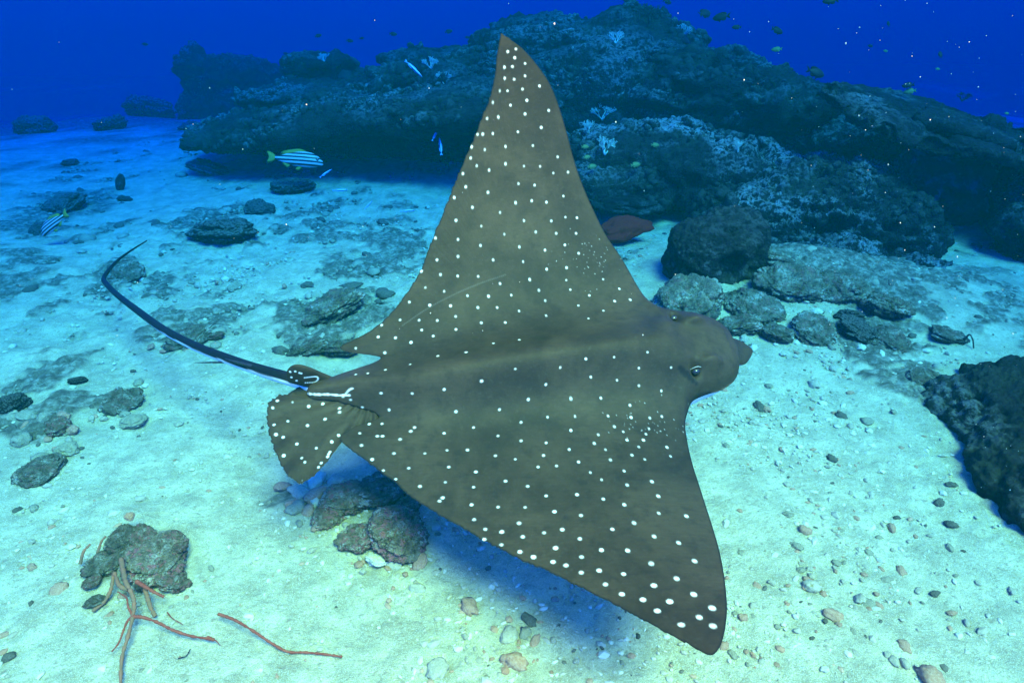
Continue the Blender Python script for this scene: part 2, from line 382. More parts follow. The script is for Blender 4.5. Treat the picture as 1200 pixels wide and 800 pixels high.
# the big table coral on the right
def plate(name, top_pts, thick, voxel, mat, **kw):
    c = sum(top_pts, Vector()) / len(top_pts); ring = spline([p for p in top_pts] + [top_pts[0]], 72)[:-1]; n = len(ring)
    cz = np.array(c[:]); V = [cz]; F = []
    for k, s in enumerate((.5, 1.0)):
        for r in ring: V.append(cz + (r - cz) * s)
    for r in ring: q = cz + (r - cz) * .97; V.append(q - np.array([0, 0, thick]))
    V.append(cz - np.array([0, 0, thick * 1.5]))
    B = len(V) - 1; q4 = []; t3 = []
    for i in range(n):
        j = (i + 1) % n
        t3.append((0, 1 + i, 1 + j)); q4.append((1 + i, 1 + n + i, 1 + n + j, 1 + j)); q4.append((1 + n + i, 1 + 2 * n + i, 1 + 2 * n + j, 1 + n + j)); t3.append((B, 1 + 2 * n + j, 1 + 2 * n + i))
    v, nn, q = remesh(mesh_np('p', np.array(V), [np.array(q4), np.array(t3)]), voxel)
    return mesh_np(name, roughen(v, nn, **kw), q)
table = empty('table_coral', W(1100, 160, 4.9))
tag(table, 'broad flat table coral with tilted plate top overhanging the dark cave', 'coral')
def tchild(o): o.parent = table; o.matrix_parent_inverse = Matrix.Translation(-table.location); return o
tp = [W(955, 96, 5.2), W(985, 122, 4.75), W(1035, 146, 4.5), W(1085, 164, 4.35), W(1135, 172, 4.25), W(1200, 186, 4.2), W(1290, 215, 4.3), W(1290, 190, 5.0), W(1200, 166, 5.3), W(1135, 138, 5.5), W(1090, 116, 5.6), W(1035, 103, 5.6), W(990, 98, 5.5)]
tchild(obj('plate', plate('plate', tp, .06, .016, M_DARK, seed=41, big=.03, lump=.02, fine=.012, strata=.02), M_REEF))
tp2 = [W(1075, 138, 4.8), W(1130, 152, 4.55), W(1185, 168, 4.45), W(1230, 178, 4.5), W(1225, 160, 5.1), W(1140, 134, 5.2), W(1095, 127, 5.1)]
tchild(obj('upper_plate', plate('upper_plate', tp2, .05, .016, M_DARK, seed=42, big=.05, lump=.035, fine=.016, strata=.02), M_REEF))
sv, sn, sq_ = remesh(solid([P(1110, 215, 5.0, .30, .25, .42, 0, 0, .9)]), .025)
tchild(obj('stalk', mesh_np('stalk', roughen(sv, sn, seed=43), sq_), M_DARK))

# ------------------------------------------------------------------ the spotted eagle ray
Q = dict(depth=2.136, px=643.19, py=436.533, yaw=.249, pit=.001, roll=.267, tn=-.133, kn=.708, tf=.495, kf=.622)
R0 = CAMV + pixdir(Q['px'], Q['py']) * Q['depth']
EA = Vector((math.cos(Q['yaw']) * math.cos(Q['pit']), math.sin(Q['yaw']) * math.cos(Q['pit']), math.sin(Q['pit'])))
_s0 = EA.cross(Vector((0, 0, 1))).normalized(); _n0 = _s0.cross(EA)
ES = _s0 * math.cos(Q['roll']) - _n0 * math.sin(Q['roll']); EN = _n0 * math.cos(Q['roll']) + _s0 * math.sin(Q['roll'])
SG = np.linspace(-1.3, 1.3, 1041)
phi = np.where(SG > 0, Q['tn'] + Q['kn'] * SG, -(Q['tf'] - Q['kf'] * SG))
k_ = np.hanning(221); k_ /= k_.sum(); phi = np.convolve(np.pad(phi, 110, mode='edge'), k_, 'valid')
_ds = SG[1] - SG[0]; CS = np.cumsum(np.cos(phi)) * _ds; CN = np.cumsum(np.sin(phi)) * _ds; CS -= CS[520]; CN -= CN[520]
A3, S3, N3 = (np.array(v[:]) for v in (EA, ES, EN)); R3 = np.array(R0[:])
def ray_world(a, s, n):
    """developed coordinates of the ray (along the body, along the span, off the surface) to the world"""
    cs, cn, ph = np.interp(s, SG, CS), np.interp(s, SG, CN), np.interp(s, SG, phi)
    return R3 + np.outer(a, A3) + np.outer(cs - n * np.sin(ph), S3) + np.outer(cn + n * np.cos(ph), N3)
def ray_unproject(pts):
    out = []; o = CAMV - R0; o2 = np.array([o.dot(ES), o.dot(EN)])
    for x, y in pts:
        D = pixdir(x, y); d2 = np.array([D.dot(ES), D.dot(EN)])
        v = (CN - o2[1]) * d2[0] - (CS - o2[0]) * d2[1]
        best = None
        for i in np.where(v[:-1] * v[1:] <= 0)[0]:
            k = v[i] / (v[i] - v[i + 1] + 1e-12); ss = CS[i] + k * (CS[i + 1] - CS[i]); n_ = CN[i] + k * (CN[i + 1] - CN[i])
            t = ((ss - o2[0]) * d2[0] + (n_ - o2[1]) * d2[1]) / (d2 @ d2)
            if t > 0 and (best is None or t < best[2]): best = ((o + D * t).dot(EA), SG[i] + k * _ds, t)
        out.append(best[:2])
    return np.array(out)
far_te = [(583, 60), (581, 80), (578, 100), (572, 120), (562, 145), (550, 175), (537, 205), (525, 235), (513, 265), (503, 290), (497, 308), (485, 330), (470, 352), (450, 375), (430, 390), (410, 400), (398, 407)]
far_le = [(730, 305), (710, 275), (695, 245), (682, 215), (672, 185), (664, 155), (655, 125), (645, 100), (632, 80), (615, 60), (600, 48), (587, 40)]
near_le = [(803, 498), (806, 520), (812, 545), (820, 570), (828, 595), (836, 620), (843, 645), (848, 670), (851, 695), (852, 715), (850, 735), (846, 752), (840, 763), (833, 767)]
near_te = [(820, 762), (800, 751), (775, 738), (750, 724), (720, 708), (690, 693), (660, 678), (640, 668), (610, 655), (590, 645), (560, 629), (530, 612), (505, 597), (480, 580), (460, 563), (440, 548), (420, 533), (405, 522), (399, 513)]
head_half = [(.340, .295), (.385, .232), (.425, .185), (.48, .166), (.54, .155), (.59, .134), (.625, .106), (.645, .076), (.662, .058), (.70, .046), (.730, .022), (.744, 0)]
rear_half = [(-.650, .118), (-.62, .100), (-.58, .088), (-.545, .079), (-.56, .056), (-.60, .034), (-.64, .014), (-.68, -.002), (-.73, -.013)]
rear_far = [(-.73, -.061), (-.68, -.074), (-.63, -.086), (-.58, -.097), (-.54, -.107), (-.518, -.119), (-.54, -.129), (-.58, -.140), (-.615, -.150)]
head_pts = [(a, -s) for a, s in head_half[1:]] + [(a, s) for a, s in head_half[-2::-1]]
out = ray_unproject(far_le)[::-1]            # far tip -> head
outline = np.vstack([out, np.array(head_pts[:-1]), ray_unproject(near_le), ray_unproject(near_te),
                     np.array(rear_half), np.array([(-.745, -.037)]), np.array(rear_far), ray_unproject(far_te)[::-1]])
ring_d = spline(list(outline) + [outline[0]], 4000)[:-1]
seg = np.hypot(*np.diff(np.vstack([ring_d, ring_d[:1]]), axis=0).T); cum = np.concatenate([[0], np.cumsum(seg)])
def boundary(nt):
    u = np.linspace(0, cum[-1], nt, endpoint=False); rr = np.vstack([ring_d, ring_d[:1]])
    return np.stack([np.interp(u, cum, rr[:, 0]), np.interp(u, cum, rr[:, 1])], 1), u
HB = np.array([(-.80, .012), (-.70, .022), (-.62, .034), (-.5, .056), (-.3, .098), (0, .130), (.25, .128), (.42, .108), (.52, .098), (.6, .080), (.64, .055), (.665, .022), (.70, .012), (.74, .008)])
WB = np.array([(-.8, .03), (-.66, .05), (-.5, .085), (-.2, .135), (.1, .165), (.3, .175), (.45, .175), (.7, .17)])
def ray_height(a, s, d, side):
    """d: distance to the margin of the disc"""
    s_ = s; s = s + .037 * sm(-a, .42, .66)
    hb = np.interp(a, HB[:, 0], HB[:, 1]); wb = np.interp(a, WB[:, 0], WB[:, 1])
    edge = np.sqrt(np.clip(1 - (1 - np.clip(d / .045, 0, 1)) ** 2.5, 0, 1)); edge_w = sm(d, 0, .16) ** .75
    body = hb * np.exp(-1.15 * (s / wb) ** 2) * edge
    wing = .022 * np.clip(1 - np.abs(s) / 1.12, 0, 1) ** .8 * edge_w + .0022 * edge
    headw = sm(a, .36, .47) * (1 - sm(a, .655, .69)); hw = np.interp(a, [.36, .42, .48, .54, .6, .64, .67], [.26, .19, .165, .15, .125, .10, .08])
    head = hb * np.sqrt(np.clip(1 - (s / hw) ** 2 * .98, 0, 1)) * np.sqrt(np.clip(1 - (1 - np.clip(d / .02, 0, 1)) ** 2, 0, 1))
    h = (body + wing) * (1 - headw) + headw * np.maximum(head, .004 * edge)
    if side > 0:
        brow = .030 * np.exp(-((a - .505) / .040) ** 2 - ((np.abs(s) - .098) / .026) ** 2) - .030 * np.exp(-((a - .442) / .016) ** 2 - ((np.abs(s) - .112) / .024) ** 2) - .012 * np.exp(-((a - .652) / .008) ** 2) * edge + .010 * np.exp(-((a - .40) / .05) ** 2 - ((np.abs(s) - .09) / .03) ** 2)
        return h + brow - .026 * sm(a, .63, .69) + .004 * fbm(np.stack([a * 5, s * 5, s * 0], 1), 2, 5) * edge_w
    return -(body * .75 + wing * .7) * (1 - headw) - headw * np.maximum(head * 1.05, .004 * edge) - .026 * sm(a, .63, .69) - .010 * sm(a, .64, .68) * edge
CEN = np.array([.02, 0.0])
def margin_distance():
    from mathutils.kdtree import KDTree
    b, _ = boundary(3000); kd = KDTree(3000)
    for k, p in enumerate(b): kd.insert((p[0], p[1], 0), k)
    kd.balance(); b2, _ = boundary(500)
    return np.array([[kd.find((*(CEN + r * (p - CEN)), 0))[2] for p in b2] for r in np.linspace(0, 1, 81)])
DIST = margin_distance()
def ray_shell(nr, nt, side):
    b, u = boundary(nt)
    fray = np.zeros(nt)
    te = (b[:, 0] < .0) & (np.abs(b[:, 1]) > .12)
    fray[te] = (.0022 * vnoise(np.stack([u * 70, u * 0, u * 0], 1), 3) + .0018 * vnoise(np.stack([u * 190, u * 0, u * 0], 1), 4))[te] * (.4 + np.abs(b[te, 1]))
    d = b - CEN; L = np.hypot(d[:, 0], d[:, 1]); b = CEN + d * ((L + fray) / L)[:, None]
    rr = np.linspace(0, 1, nr + 1)[1:]; rr = 1 - (1 - rr) ** 1.12
    G = CEN + rr[:, None, None] * (b - CEN)[None]
    a = np.concatenate([[CEN[0]], G[..., 0].ravel()]); s = np.concatenate([[0], G[..., 1].ravel()]); r = np.concatenate([[0], np.repeat(rr, nt)])
    d = np.concatenate([[DIST[0].max()], np.stack([np.interp(np.linspace(0, DIST.shape[1], nt, endpoint=False), np.arange(DIST.shape[1] + 1), np.append(row, row[0])) for row in
        [(1 - f) * DIST[k] + f * DIST[k + 1] for k, f in ((min(int(x * 80), 79), x * 80 - min(int(x * 80), 79)) for x in rr)]]).ravel()])
    n = ray_height(a, s, d, side)
    i = 1 + np.arange(nr * nt).reshape(nr, nt); j = np.roll(i, -1, 1)
    q = np.stack([i[:-1], i[1:], j[1:], j[:-1]], -1).reshape(-1, 4); t = np.stack([np.zeros(nt, int), i[0], j[0]], 1)
    if side < 0: q = q[:, ::-1]; t = t[:, ::-1]
    return a, s, d, ray_world(a, s, n), q, t

# pixel lists of the white spots
SA = [(578,180),(606,171),(602,201),(638,221),(594,232),(566,234),(567,272),(600,276),(638,264),(688,299),(550,316),(577,316),(629,310),(644,349),(526,356),(587,366),(720,384),(638,396),(545,407),(506,412),(694,443),(526,464),(491,466),(473,467),(613,458),(570,509),(665,506),(452,510),(498,520),(751,545),(449,549),(424,562),(470,576),(570,569),(634,577),(690,578),(736,601),(787,598),(403,598),(422,603),(513,591),(432,649),(387,637),(615,638),(671,643),(509,668),(365,666),(392,686),(771,681),(661,697),(712,702),(605,704),(455,720),(359,705),(551,738),(340,757),(398,765),(486,785),(634,766),(729,767),(778,754),(818,756),(307,792)]
SB = [(566,43),(675,35),(746,40),(815,40),(327,56),(405,61),(483,82),(618,87),(776,80),(707,98),(824,109),(287,107),(405,120),(332,132),(527,132),(631,138),(278,171),(713,164),(782,159),(344,183),(404,188),(475,189),(654,200),(781,202),(551,214),(909,199),(292,228),(357,241),(686,237),(795,235),(965,232),(438,256),(511,258),(590,254),(861,255),(236,278),(307,289),(379,291),(474,297),(541,297),(708,273),(823,290),(949,275),(1003,270),(617,309),(910,308),(169,315),(204,340),(270,341),(333,342),(397,328),(711,325),(858,335),(140,358),(279,375),(398,373),(486,350),(569,349),(319,396),(128,399),(188,402),(50,438),(242,418),(151,454),(335,465),(433,452),(528,421),(618,409),(1063,452),(849,475),(947,469),(239,494),(153,513),(92,525),(50,529),(604,510),(760,505),(1033,507),(1145,505),(866,538),(957,549),(487,552),(357,581),(246,595),(138,594),(710,564),(1033,568),(1111,586),(649,616),(797,613),(901,611),(1002,636),(32,617),(73,643),(93,655),(166,652),(549,651),(398,658),(926,673),(811,674),(1006,678),(1071,680),(716,677),(624,695),(459,713),(254,713),(241,726),(948,710),(97,701),(141,700),(357,733),(544,742),(797,723),(892,738),(624,759),(711,766),(64,733),(204,754),(878,768),(12,776),(70,775),(125,743),(143,743),(438,791),(367,792),(791,789)]
SC = [(183,3),(290,3),(535,11),(604,23),(702,10),(107,24),(62,30),(89,45),(234,54),(373,50),(467,67),(683,50),(146,62),(108,70),(142,90),(189,92),(361,103),(570,99),(171,115),(273,117),(459,120),(647,117),(212,134),(221,159),(352,157),(341,168),(711,150),(268,183),(452,181),(544,189),(638,190),(303,206),(340,219),(740,205),(832,218),(368,244),(461,232),(617,245),(1015,243),(397,258),(427,273),(500,266),(557,275),(767,267),(704,278),(941,266),(1086,291),(496,301),(630,292),(828,299),(1171,313),(556,320),(744,331),(903,338),(994,340),(620,344),(667,362),(834,362),(1076,385),(735,379),(780,391),(895,409),(980,421),(1164,437),(833,416),(917,457),(1085,461),(974,491),(1047,510),(1140,517),(1097,549),(1180,597)]
SE = [(365,135),(500,142),(607,147),(678,139),(490,73),(397,197),(452,228),(603,210),(585,242),(305,244),(282,295),(348,333),(474,277),(570,277),(543,317),(503,365),(377,393),(708,319),(729,372),(578,390),(457,458),(259,467),(325,509),(475,540),(620,520),(657,605),(335,622),(458,655),(181,596),(660,705),(822,722),(515,762),(190,405),(135,331),(61,428),(147,222)]
SD = [(814,657),(813,696),(834.6,712),(819.5,722.8),(835.5,733)]
spots_px = []
for ox, oy, k, L in ((400,0,2.9625,SA),(400,260,2.9625,SB),(640,460,5,SE),(400,530,2.9625,SC),(0,0,1,SD)):
    for x, y in L:
        p = (ox + x / k, oy + y / k)
        if all(math.hypot(p[0] - q[0], p[1] - q[1]) > 4.5 for q in spots_px): spots_px.append(p)
fin_px = [(290 + x / 4.705, 400 + y / 4.705) for x, y in [(248,333),(336,352),(414,338),(139,362),(163,322),(222,437),(330,459),(427,424),(507,364),(507,386),(146,456),(155,506),(194,519),(271,560),(379,584),(502,509),(464,545),(445,610),(440,625),(452,598),(198,621),(299,639),(315,661),(404,658),(298,752),(389,681)]]

ray = empty('spotted_ray', R0); tag(ray, 'large dark brown spotted eagle ray with white dots gliding above the sand', 'ray')
def rchild(o, parent=None):
    o.parent = parent or ray
    if not parent: o.matrix_parent_inverse = Matrix.Translation(-ray.location)
    return o
ca, cs_, cr_, cv, cq, ct = ray_shell(70, 500, 1)
bvh = BVHTree.FromPolygons([Vector(v) for v in cv], [tuple(int(i) for i in f) for f in cq] + [tuple(int(i) for i in f) for f in ct])
def ray_hit(px, py):
    h = bvh.ray_cast(CAMV, pixdir(px, py).normalized()); return h[0]
def paint(V, pts, rad, soft=.0019, vary=0.0):
    w = np.zeros(len(V)); rv = random.Random(3)
    for p, r in zip(pts, rad):
        k = 1 - vary * rv.random()
        p = np.array(p[:]); m = np.where((np.abs(V - p) < r + .006).all(1))[0]
        d = np.sqrt(((V[m] - p) ** 2).sum(1)); w[m] = np.maximum(w[m], k * (1 - sm(d, r - soft, r + soft)))
    return w
hits = [(p, ray_hit(*p)) for p in spots_px]; hits = [(p, h) for p, h in hits if h is not None]
ta, ts, tr, tv, tq, tt = ray_shell(250, 1700, 1)
ba, bs, br, bv, bq, bt = ray_shell(40, 1700, -1)
srad = []
for p, h in hits:
    s = abs(float((h - R0).dot(ES))); srad.append(.0037 + .0044 * max(0, (s - .35) / .7) ** 1.2 * (1 if p[1] > 450 else .15) + random.uniform(-.0008, .0007))
white = paint(tv, [h for p, h in hits], srad, vary=.45)
fold = [ray_hit(*p) for p in [tuple(q) for q in spline([(472, 381), (500, 362), (530, 346), (560, 333), (592, 322)], 60)]]
white = np.maximum(white, +.05 * paint(tv, [h for h in fold if h is not None], [.0022] * 60, .0015))
stripe = [ray_hit(*p) for p in [tuple(q) for q in spline([(402, 465), (409, 457), (413, 455)], 12)]]
white = np.maximum(white, paint(tv, [h for h in stripe if h is not None], [.0022] * 12))
side_px = spline([(340, 456), (355, 460), (370, 462), (385, 462), (398, 463), (409, 463)], 40)
side_h = [ray_hit(x, y) for x, y in side_px]; white = np.maximum(white, paint(tv, [h for h in side_h if h is not None], [.0028 + .0014 * math.sin(k * 1.7) * math.sin(k * .6) for k in range(40)]))
fleck = []
for _ in range(48):                                                   # tiny flecks and scratches on the shoulder
    fleck.append(ray_hit(random.gauss(760, 24), random.gauss(494, 12))); fleck.append(ray_hit(random.gauss(690, 20), random.gauss(305, 14)))
fleck = [h for h in fleck if h is not None]; white = np.maximum(white, .5 * paint(tv, fleck, [random.uniform(.0005, .0015) for _ in fleck], .001))
dark = (1 - sm(tr, .001, .006)) * (.8 * (np.abs(ts) > .16) + .35 * ((ta < -.5) & (ts > .07) & (ts < .16)))
spiracle_shade = [ray_hit(*p) for p in [(797, 431), (800, 434), (804, 438), (808, 442), (812, 446), (816, 449)]]
dark = np.maximum(dark, .85 * paint(tv, [h for h in spiracle_shade if h is not None], [.008, .011, .012, .011, .009, .006], .005))  # shade inside the spiracle groove, painted dark into the skin
V = np.vstack([tv, bv]); n0 = len(tv)
att = np.zeros((len(V), 3)); att[:n0, 0] = white; att[:n0, 1] = dark * (1 - white); att[n0:, 2] = 1
body = rchild(obj('body', mesh_np('body', V - R3 * 0, [np.vstack([tq, bq + n0]), np.vstack([tt, bt + n0])], True, att), M_RAY))

def thin_fin(name, ring, nr, nt, thick, spots=(), rad=.006, parent=None, stripe=0, off=0):
    """a thin fan from the developed outline, rounded edges, on the ray's own surface"""
    ringd = spline(list(ring) + [ring[0]], nt + 1)[:-1]; c = ringd.mean(0); _u = np.arange(nt) * .12 * 700 / nt
    ringd = c + (ringd - c) * (1 + 2.2 * (.010 * vnoise(np.stack([_u, _u * 0, _u * 0], 1), 6) + .006 * vnoise(np.stack([_u * 3, _u * 0, _u * 0], 1), 7)) * (ringd[:, :1].ravel() < -.68))[:, None]
    rr = np.linspace(0, 1, nr + 1)[1:]; G = c + rr[:, None, None] * (ringd - c)[None]
    a = np.concatenate([[c[0]], G[..., 0].ravel()]); s = np.concatenate([[c[1]], G[..., 1].ravel()]); r = np.concatenate([[0], np.repeat(rr, nt)])
    wav = .004 * np.sin(np.arctan2(s - ring[0][1], -(a + .55)) * 26) * sm(r, .2, .9)
    up = ray_world(a, s, thick * np.sqrt(1 - r ** 4) + wav - off); dn = ray_world(a, s, -thick * np.sqrt(1 - r ** 4) + wav - off - .0005)
    i = 1 + np.arange(nr * nt).reshape(nr, nt); j = np.roll(i, -1, 1)
    q = np.stack([i[:-1], i[1:], j[1:], j[:-1]], -1).reshape(-1, 4); t = np.stack([np.zeros(nt, int), i[0], j[0]], 1); n = len(up)
    w = paint(up, spots, [rad] * len(spots)) if len(spots) else np.zeros(n)
    at_ = np.zeros((2 * n, 3)); at_[:n, 0] = w; at_[n:, 2] = 1; at_[:n, 1] = .5 * sm(r, .975, .99)
    return obj(name, mesh_np(name, np.vstack([up, dn]), [np.vstack([q, q[:, ::-1] + n]), np.vstack([t, t[:, ::-1] + n])], True, at_), M_RAY)
pel_px = [(425, 455), (468, 474), (440, 493), (408, 509), (387, 533), (370, 552), (352, 562), (340, 557), (330, 544), (321, 525), (315, 505), (312, 488), (314, 471), (324, 462), (350, 458), (385, 455)]
pel = ray_unproject(pel_px)
pw = [Vector(v) for v in ray_world(*ray_unproject(fin_px).T, np.full(len(fin_px), -.006))]
rchild(thin_fin('pelvic_fin', pel, 60, 700, .006, pw, .0044, off=.010))
pel_far = pel * np.array([.98, -.30]); rchild(thin_fin('pelvic_fin', pel_far[::-1], 20, 120, .005, off=.05))

# tail
tail_px = [(425, 455, .455), (398, 453, .455), (372, 452, .452), (340, 444, .446), (300, 432, .43), (260, 418, .405), (225, 404, .37), (190, 385, .35), (160, 363, .32), (138, 346, .29), (125, 333, .27), (122, 325, .265), (134, 309, .27), (150, 296, .28), (172, 282, .30)]
def at_z(px, py, z):
    d = pixdir(px, py); return CAMV + d * ((z - CAM_H) / d.z)
tc = spline([at_z(*p) for p in tail_px], 140); u = np.linspace(0, 1, 140)
trad = np.interp(u, [0, .1, .2, .3, .5, .75, .8, 1], [.034, .028, .022, .018, .0155, .0115, .010, .003])
v, q, t = tube(tc, trad, 28)
cen = np.repeat(tc, 28, 0); cen = np.vstack([cen, tc[:1], tc[-1:]]); uu = np.concatenate([np.repeat(u, 28), [0, 1]]); off = (v - cen) / np.maximum(1e-5, np.interp(uu, u, trad))[:, None]
low = off @ np.array([0, -.55, -.83])
wob = .12 * vnoise(np.stack([uu * 60, uu * 0, uu * 0], 1), 2)
blk = sm(uu, .17, .24)
att = np.zeros((len(v), 3)); att[:, 0] = sm(low + wob, .30, .42) * (1 - sm(uu, .46, .56)) * sm(uu, .07, .1) * (1 - sm(low, .86, .95) * .7); att[:, 1] = np.clip(blk, 0, 1) * .95
rchild(obj('tail', mesh_np('tail', v, [np.array(q), np.array(t)], True, att), M_RAY))
def barb(p0, p1, r):
    a = [p0.lerp(p1, k / 8) for k in range(9)]; v, q, t = tube(a, [r * (1 - (k / 8) ** 1.5 * .93) for k in range(9)], 8)
    return rchild(obj('tail_spine', mesh_np('tail_spine', v, [np.array(q), np.array(t)]), M_EYE))
barb(at_z(300, 430, .44), at_z(263, 420, .45), .006); barb(at_z(272, 424, .405), at_z(227, 425, .385), .005)
# dorsal fin at the tail base, with its white C marks
dpx = [(404, 450), (392, 443), (378, 437), (364, 431), (352, 427.5), (343, 428), (337, 433), (335.5, 440), (338, 447), (360, 453), (385, 456)]
DP = at_z(372, 450, .462)
def on_dorsal(px, py):
    d = pixdir(px, py); return CAMV + d * ((DP - CAMV).dot(ES) / d.dot(ES))
dring = spline([on_dorsal(x, y) for x, y in dpx] + [on_dorsal(*dpx[0])], 240)[:-1]; dc = dring.mean(0)
dn_ = -S3; nt, nr = len(dring), 60
rr = np.linspace(0, 1, nr + 1)[1:]; G = np.vstack([[dc], (dc + rr[:, None, None] * (dring - dc)[None]).reshape(-1, 3)]); r_ = np.concatenate([[0], np.repeat(rr, nt)])
i = 1 + np.arange(nr * nt).reshape(nr, nt); j = np.roll(i, -1, 1); q = np.stack([i[:-1], i[1:], j[1:], j[:-1]], -1).reshape(-1, 4); t = np.stack([np.zeros(nt, int), i[0], j[0]], 1)
th = .009 * np.sqrt(1 - r_ ** 4)[:, None] * dn_
marks = [(346,433),(351,434.5),(353,435),(341.5,440),(347.5,443.5),(340,434)] + [tuple(x) for x in spline([(357, 440), (365, 439), (371, 439), (372.5, 441.5), (369, 445), (358, 446)], 24)]
mk = [on_dorsal(x, y) for x, y in marks]; top = G - th
w = paint(G, mk, [.0030] * 6 + [.0021] * 24); n = len(G); at_ = np.zeros((2 * n, 3)); at_[:n, 0] = w
rchild(obj('dorsal_fin', mesh_np('dorsal_fin', np.vstack([top, G + th]), [np.vstack([q[:, ::-1], q + n]), np.vstack([t[:, ::-1], t + n])], True, at_), M_RAY))
# eyes: dark ball under a brow with a lid line, the near one tinted pale as a painted glint
for sgn in (1, -1):
    c = ray_world(np.array([.447]), np.array([sgn * .118]), np.array([.070 if sgn > 0 else .060]))[0]
    v, f = ICO[3]; eye = rchild(obj('eye', mesh_np('eye', v * np.array([.015, .011, .011]) @ np.array(Matrix((A3, S3, N3)))+ c, f), M_EYE))
    lid = ray_world(np.linspace(.424, .472, 9), np.full(9, sgn * .112), .074 * (1 if sgn > 0 else .8) + .014 * np.sin(np.linspace(0, PI, 9)))
    v, q, t = tube(lid, 0.0013 * np.sin(np.linspace(.3, PI - .3, 9)), 8)
    rchild(obj('eyelid', mesh_np('eyelid', v, [np.array(q), np.array(t)], True, np.tile([.4 if sgn > 0 else 0, 0, 0], (len(v), 1))), M_RAY), eye)

# ------------------------------------------------------------------ rocks and coral rubble on the sand
def rock_mesh(name, sub, seed, sq=(1, 1, 1), rough=.5, lump=.42, freq=1.5):
    v, f = ICO[sub]; d = 1 + rough * fbm(v * freq + seed * 3.1, 3, seed) + lump * (.5 - worley(v * 2.6 + seed, seed)) + .16 * fbm(v * 6 + seed, 3, seed + 4) + .10 * (.5 - worley(v * 7 + seed, seed + 8))
    return mesh_np(name, v * d[:, None] * np.array(sq), f)
def lump_rock(seed):
    r = random.Random(seed); prims = [(Vector((0, 0, 0)), (.82, .66, .5), 0, 0, .85)]
    for _ in range(4):
        a = r.uniform(0, 6.28); prims.append((Vector((math.cos(a) * .42, math.sin(a) * .34, r.uniform(-.15, .18))), (r.uniform(.3, .5), r.uniform(.3, .45), r.uniform(.25, .42)), r.uniform(0, 3), 0, .85))
    v, n, q = remesh(solid(prims), .042); v = roughen(v, n, .26, .07, .07, .10, seed=200 + seed * 7); return mesh_np('rock', v, q)
ROCKS = [lump_rock(k) for k in range(7)]
PEBBLES = [rock_mesh('pebble', 3, 20 + k, (1, random.uniform(.6, .9), random.uniform(.40, .7)), .45, .30) for k in range(9)]
M_PEB = [plain_material('pebble_tan', (.30, .23, .15), (.48, .39, .27), 5, .9, .1, .006, 6),
         plain_material('pebble_pink', (.32, .13, .075), (.48, .29, .18), 5, .9, .1, .006, 6),
         plain_material('pebble_grey', (.18, .145, .09), (.38, .31, .20), 5, .9, .1, .006, 6),
         plain_material('pebble_dark', (.06, .048, .036), (.16, .13, .09), 5, .9, .1, .006, 6),
         plain_material('pebble_pale', (.48, .39, .26), (.66, .56, .40), 5, .9, .1, .006, 6)]
def stone(name, mesh, mat, p, size, sink=.3, rz=None, flat=1.0, tilt=0):
    me = mesh.copy() if mesh.materials and mesh.materials[0] != mat else mesh
    if not me.materials: me.materials.append(mat)
    else: me.materials[0] = mat
    o = bpy.data.objects.new(name, me); COL.objects.link(o)
    o.scale = (size, size, size * flat); o.rotation_euler = (random.uniform(-.3, .3) + tilt, random.uniform(-.3, .3), random.uniform(0, 6.28) if rz is None else rz)
    o.location = (p.x, p.y, p.z + size * flat * (.65 - sink)); return o
_cache = {}
def variant(pool, k, mat):
    key = (pool[k].name, mat.name)
    if key not in _cache:
        me = pool[k].copy(); me.materials.clear(); me.materials.append(mat); _cache[key] = me
    return _cache[key]
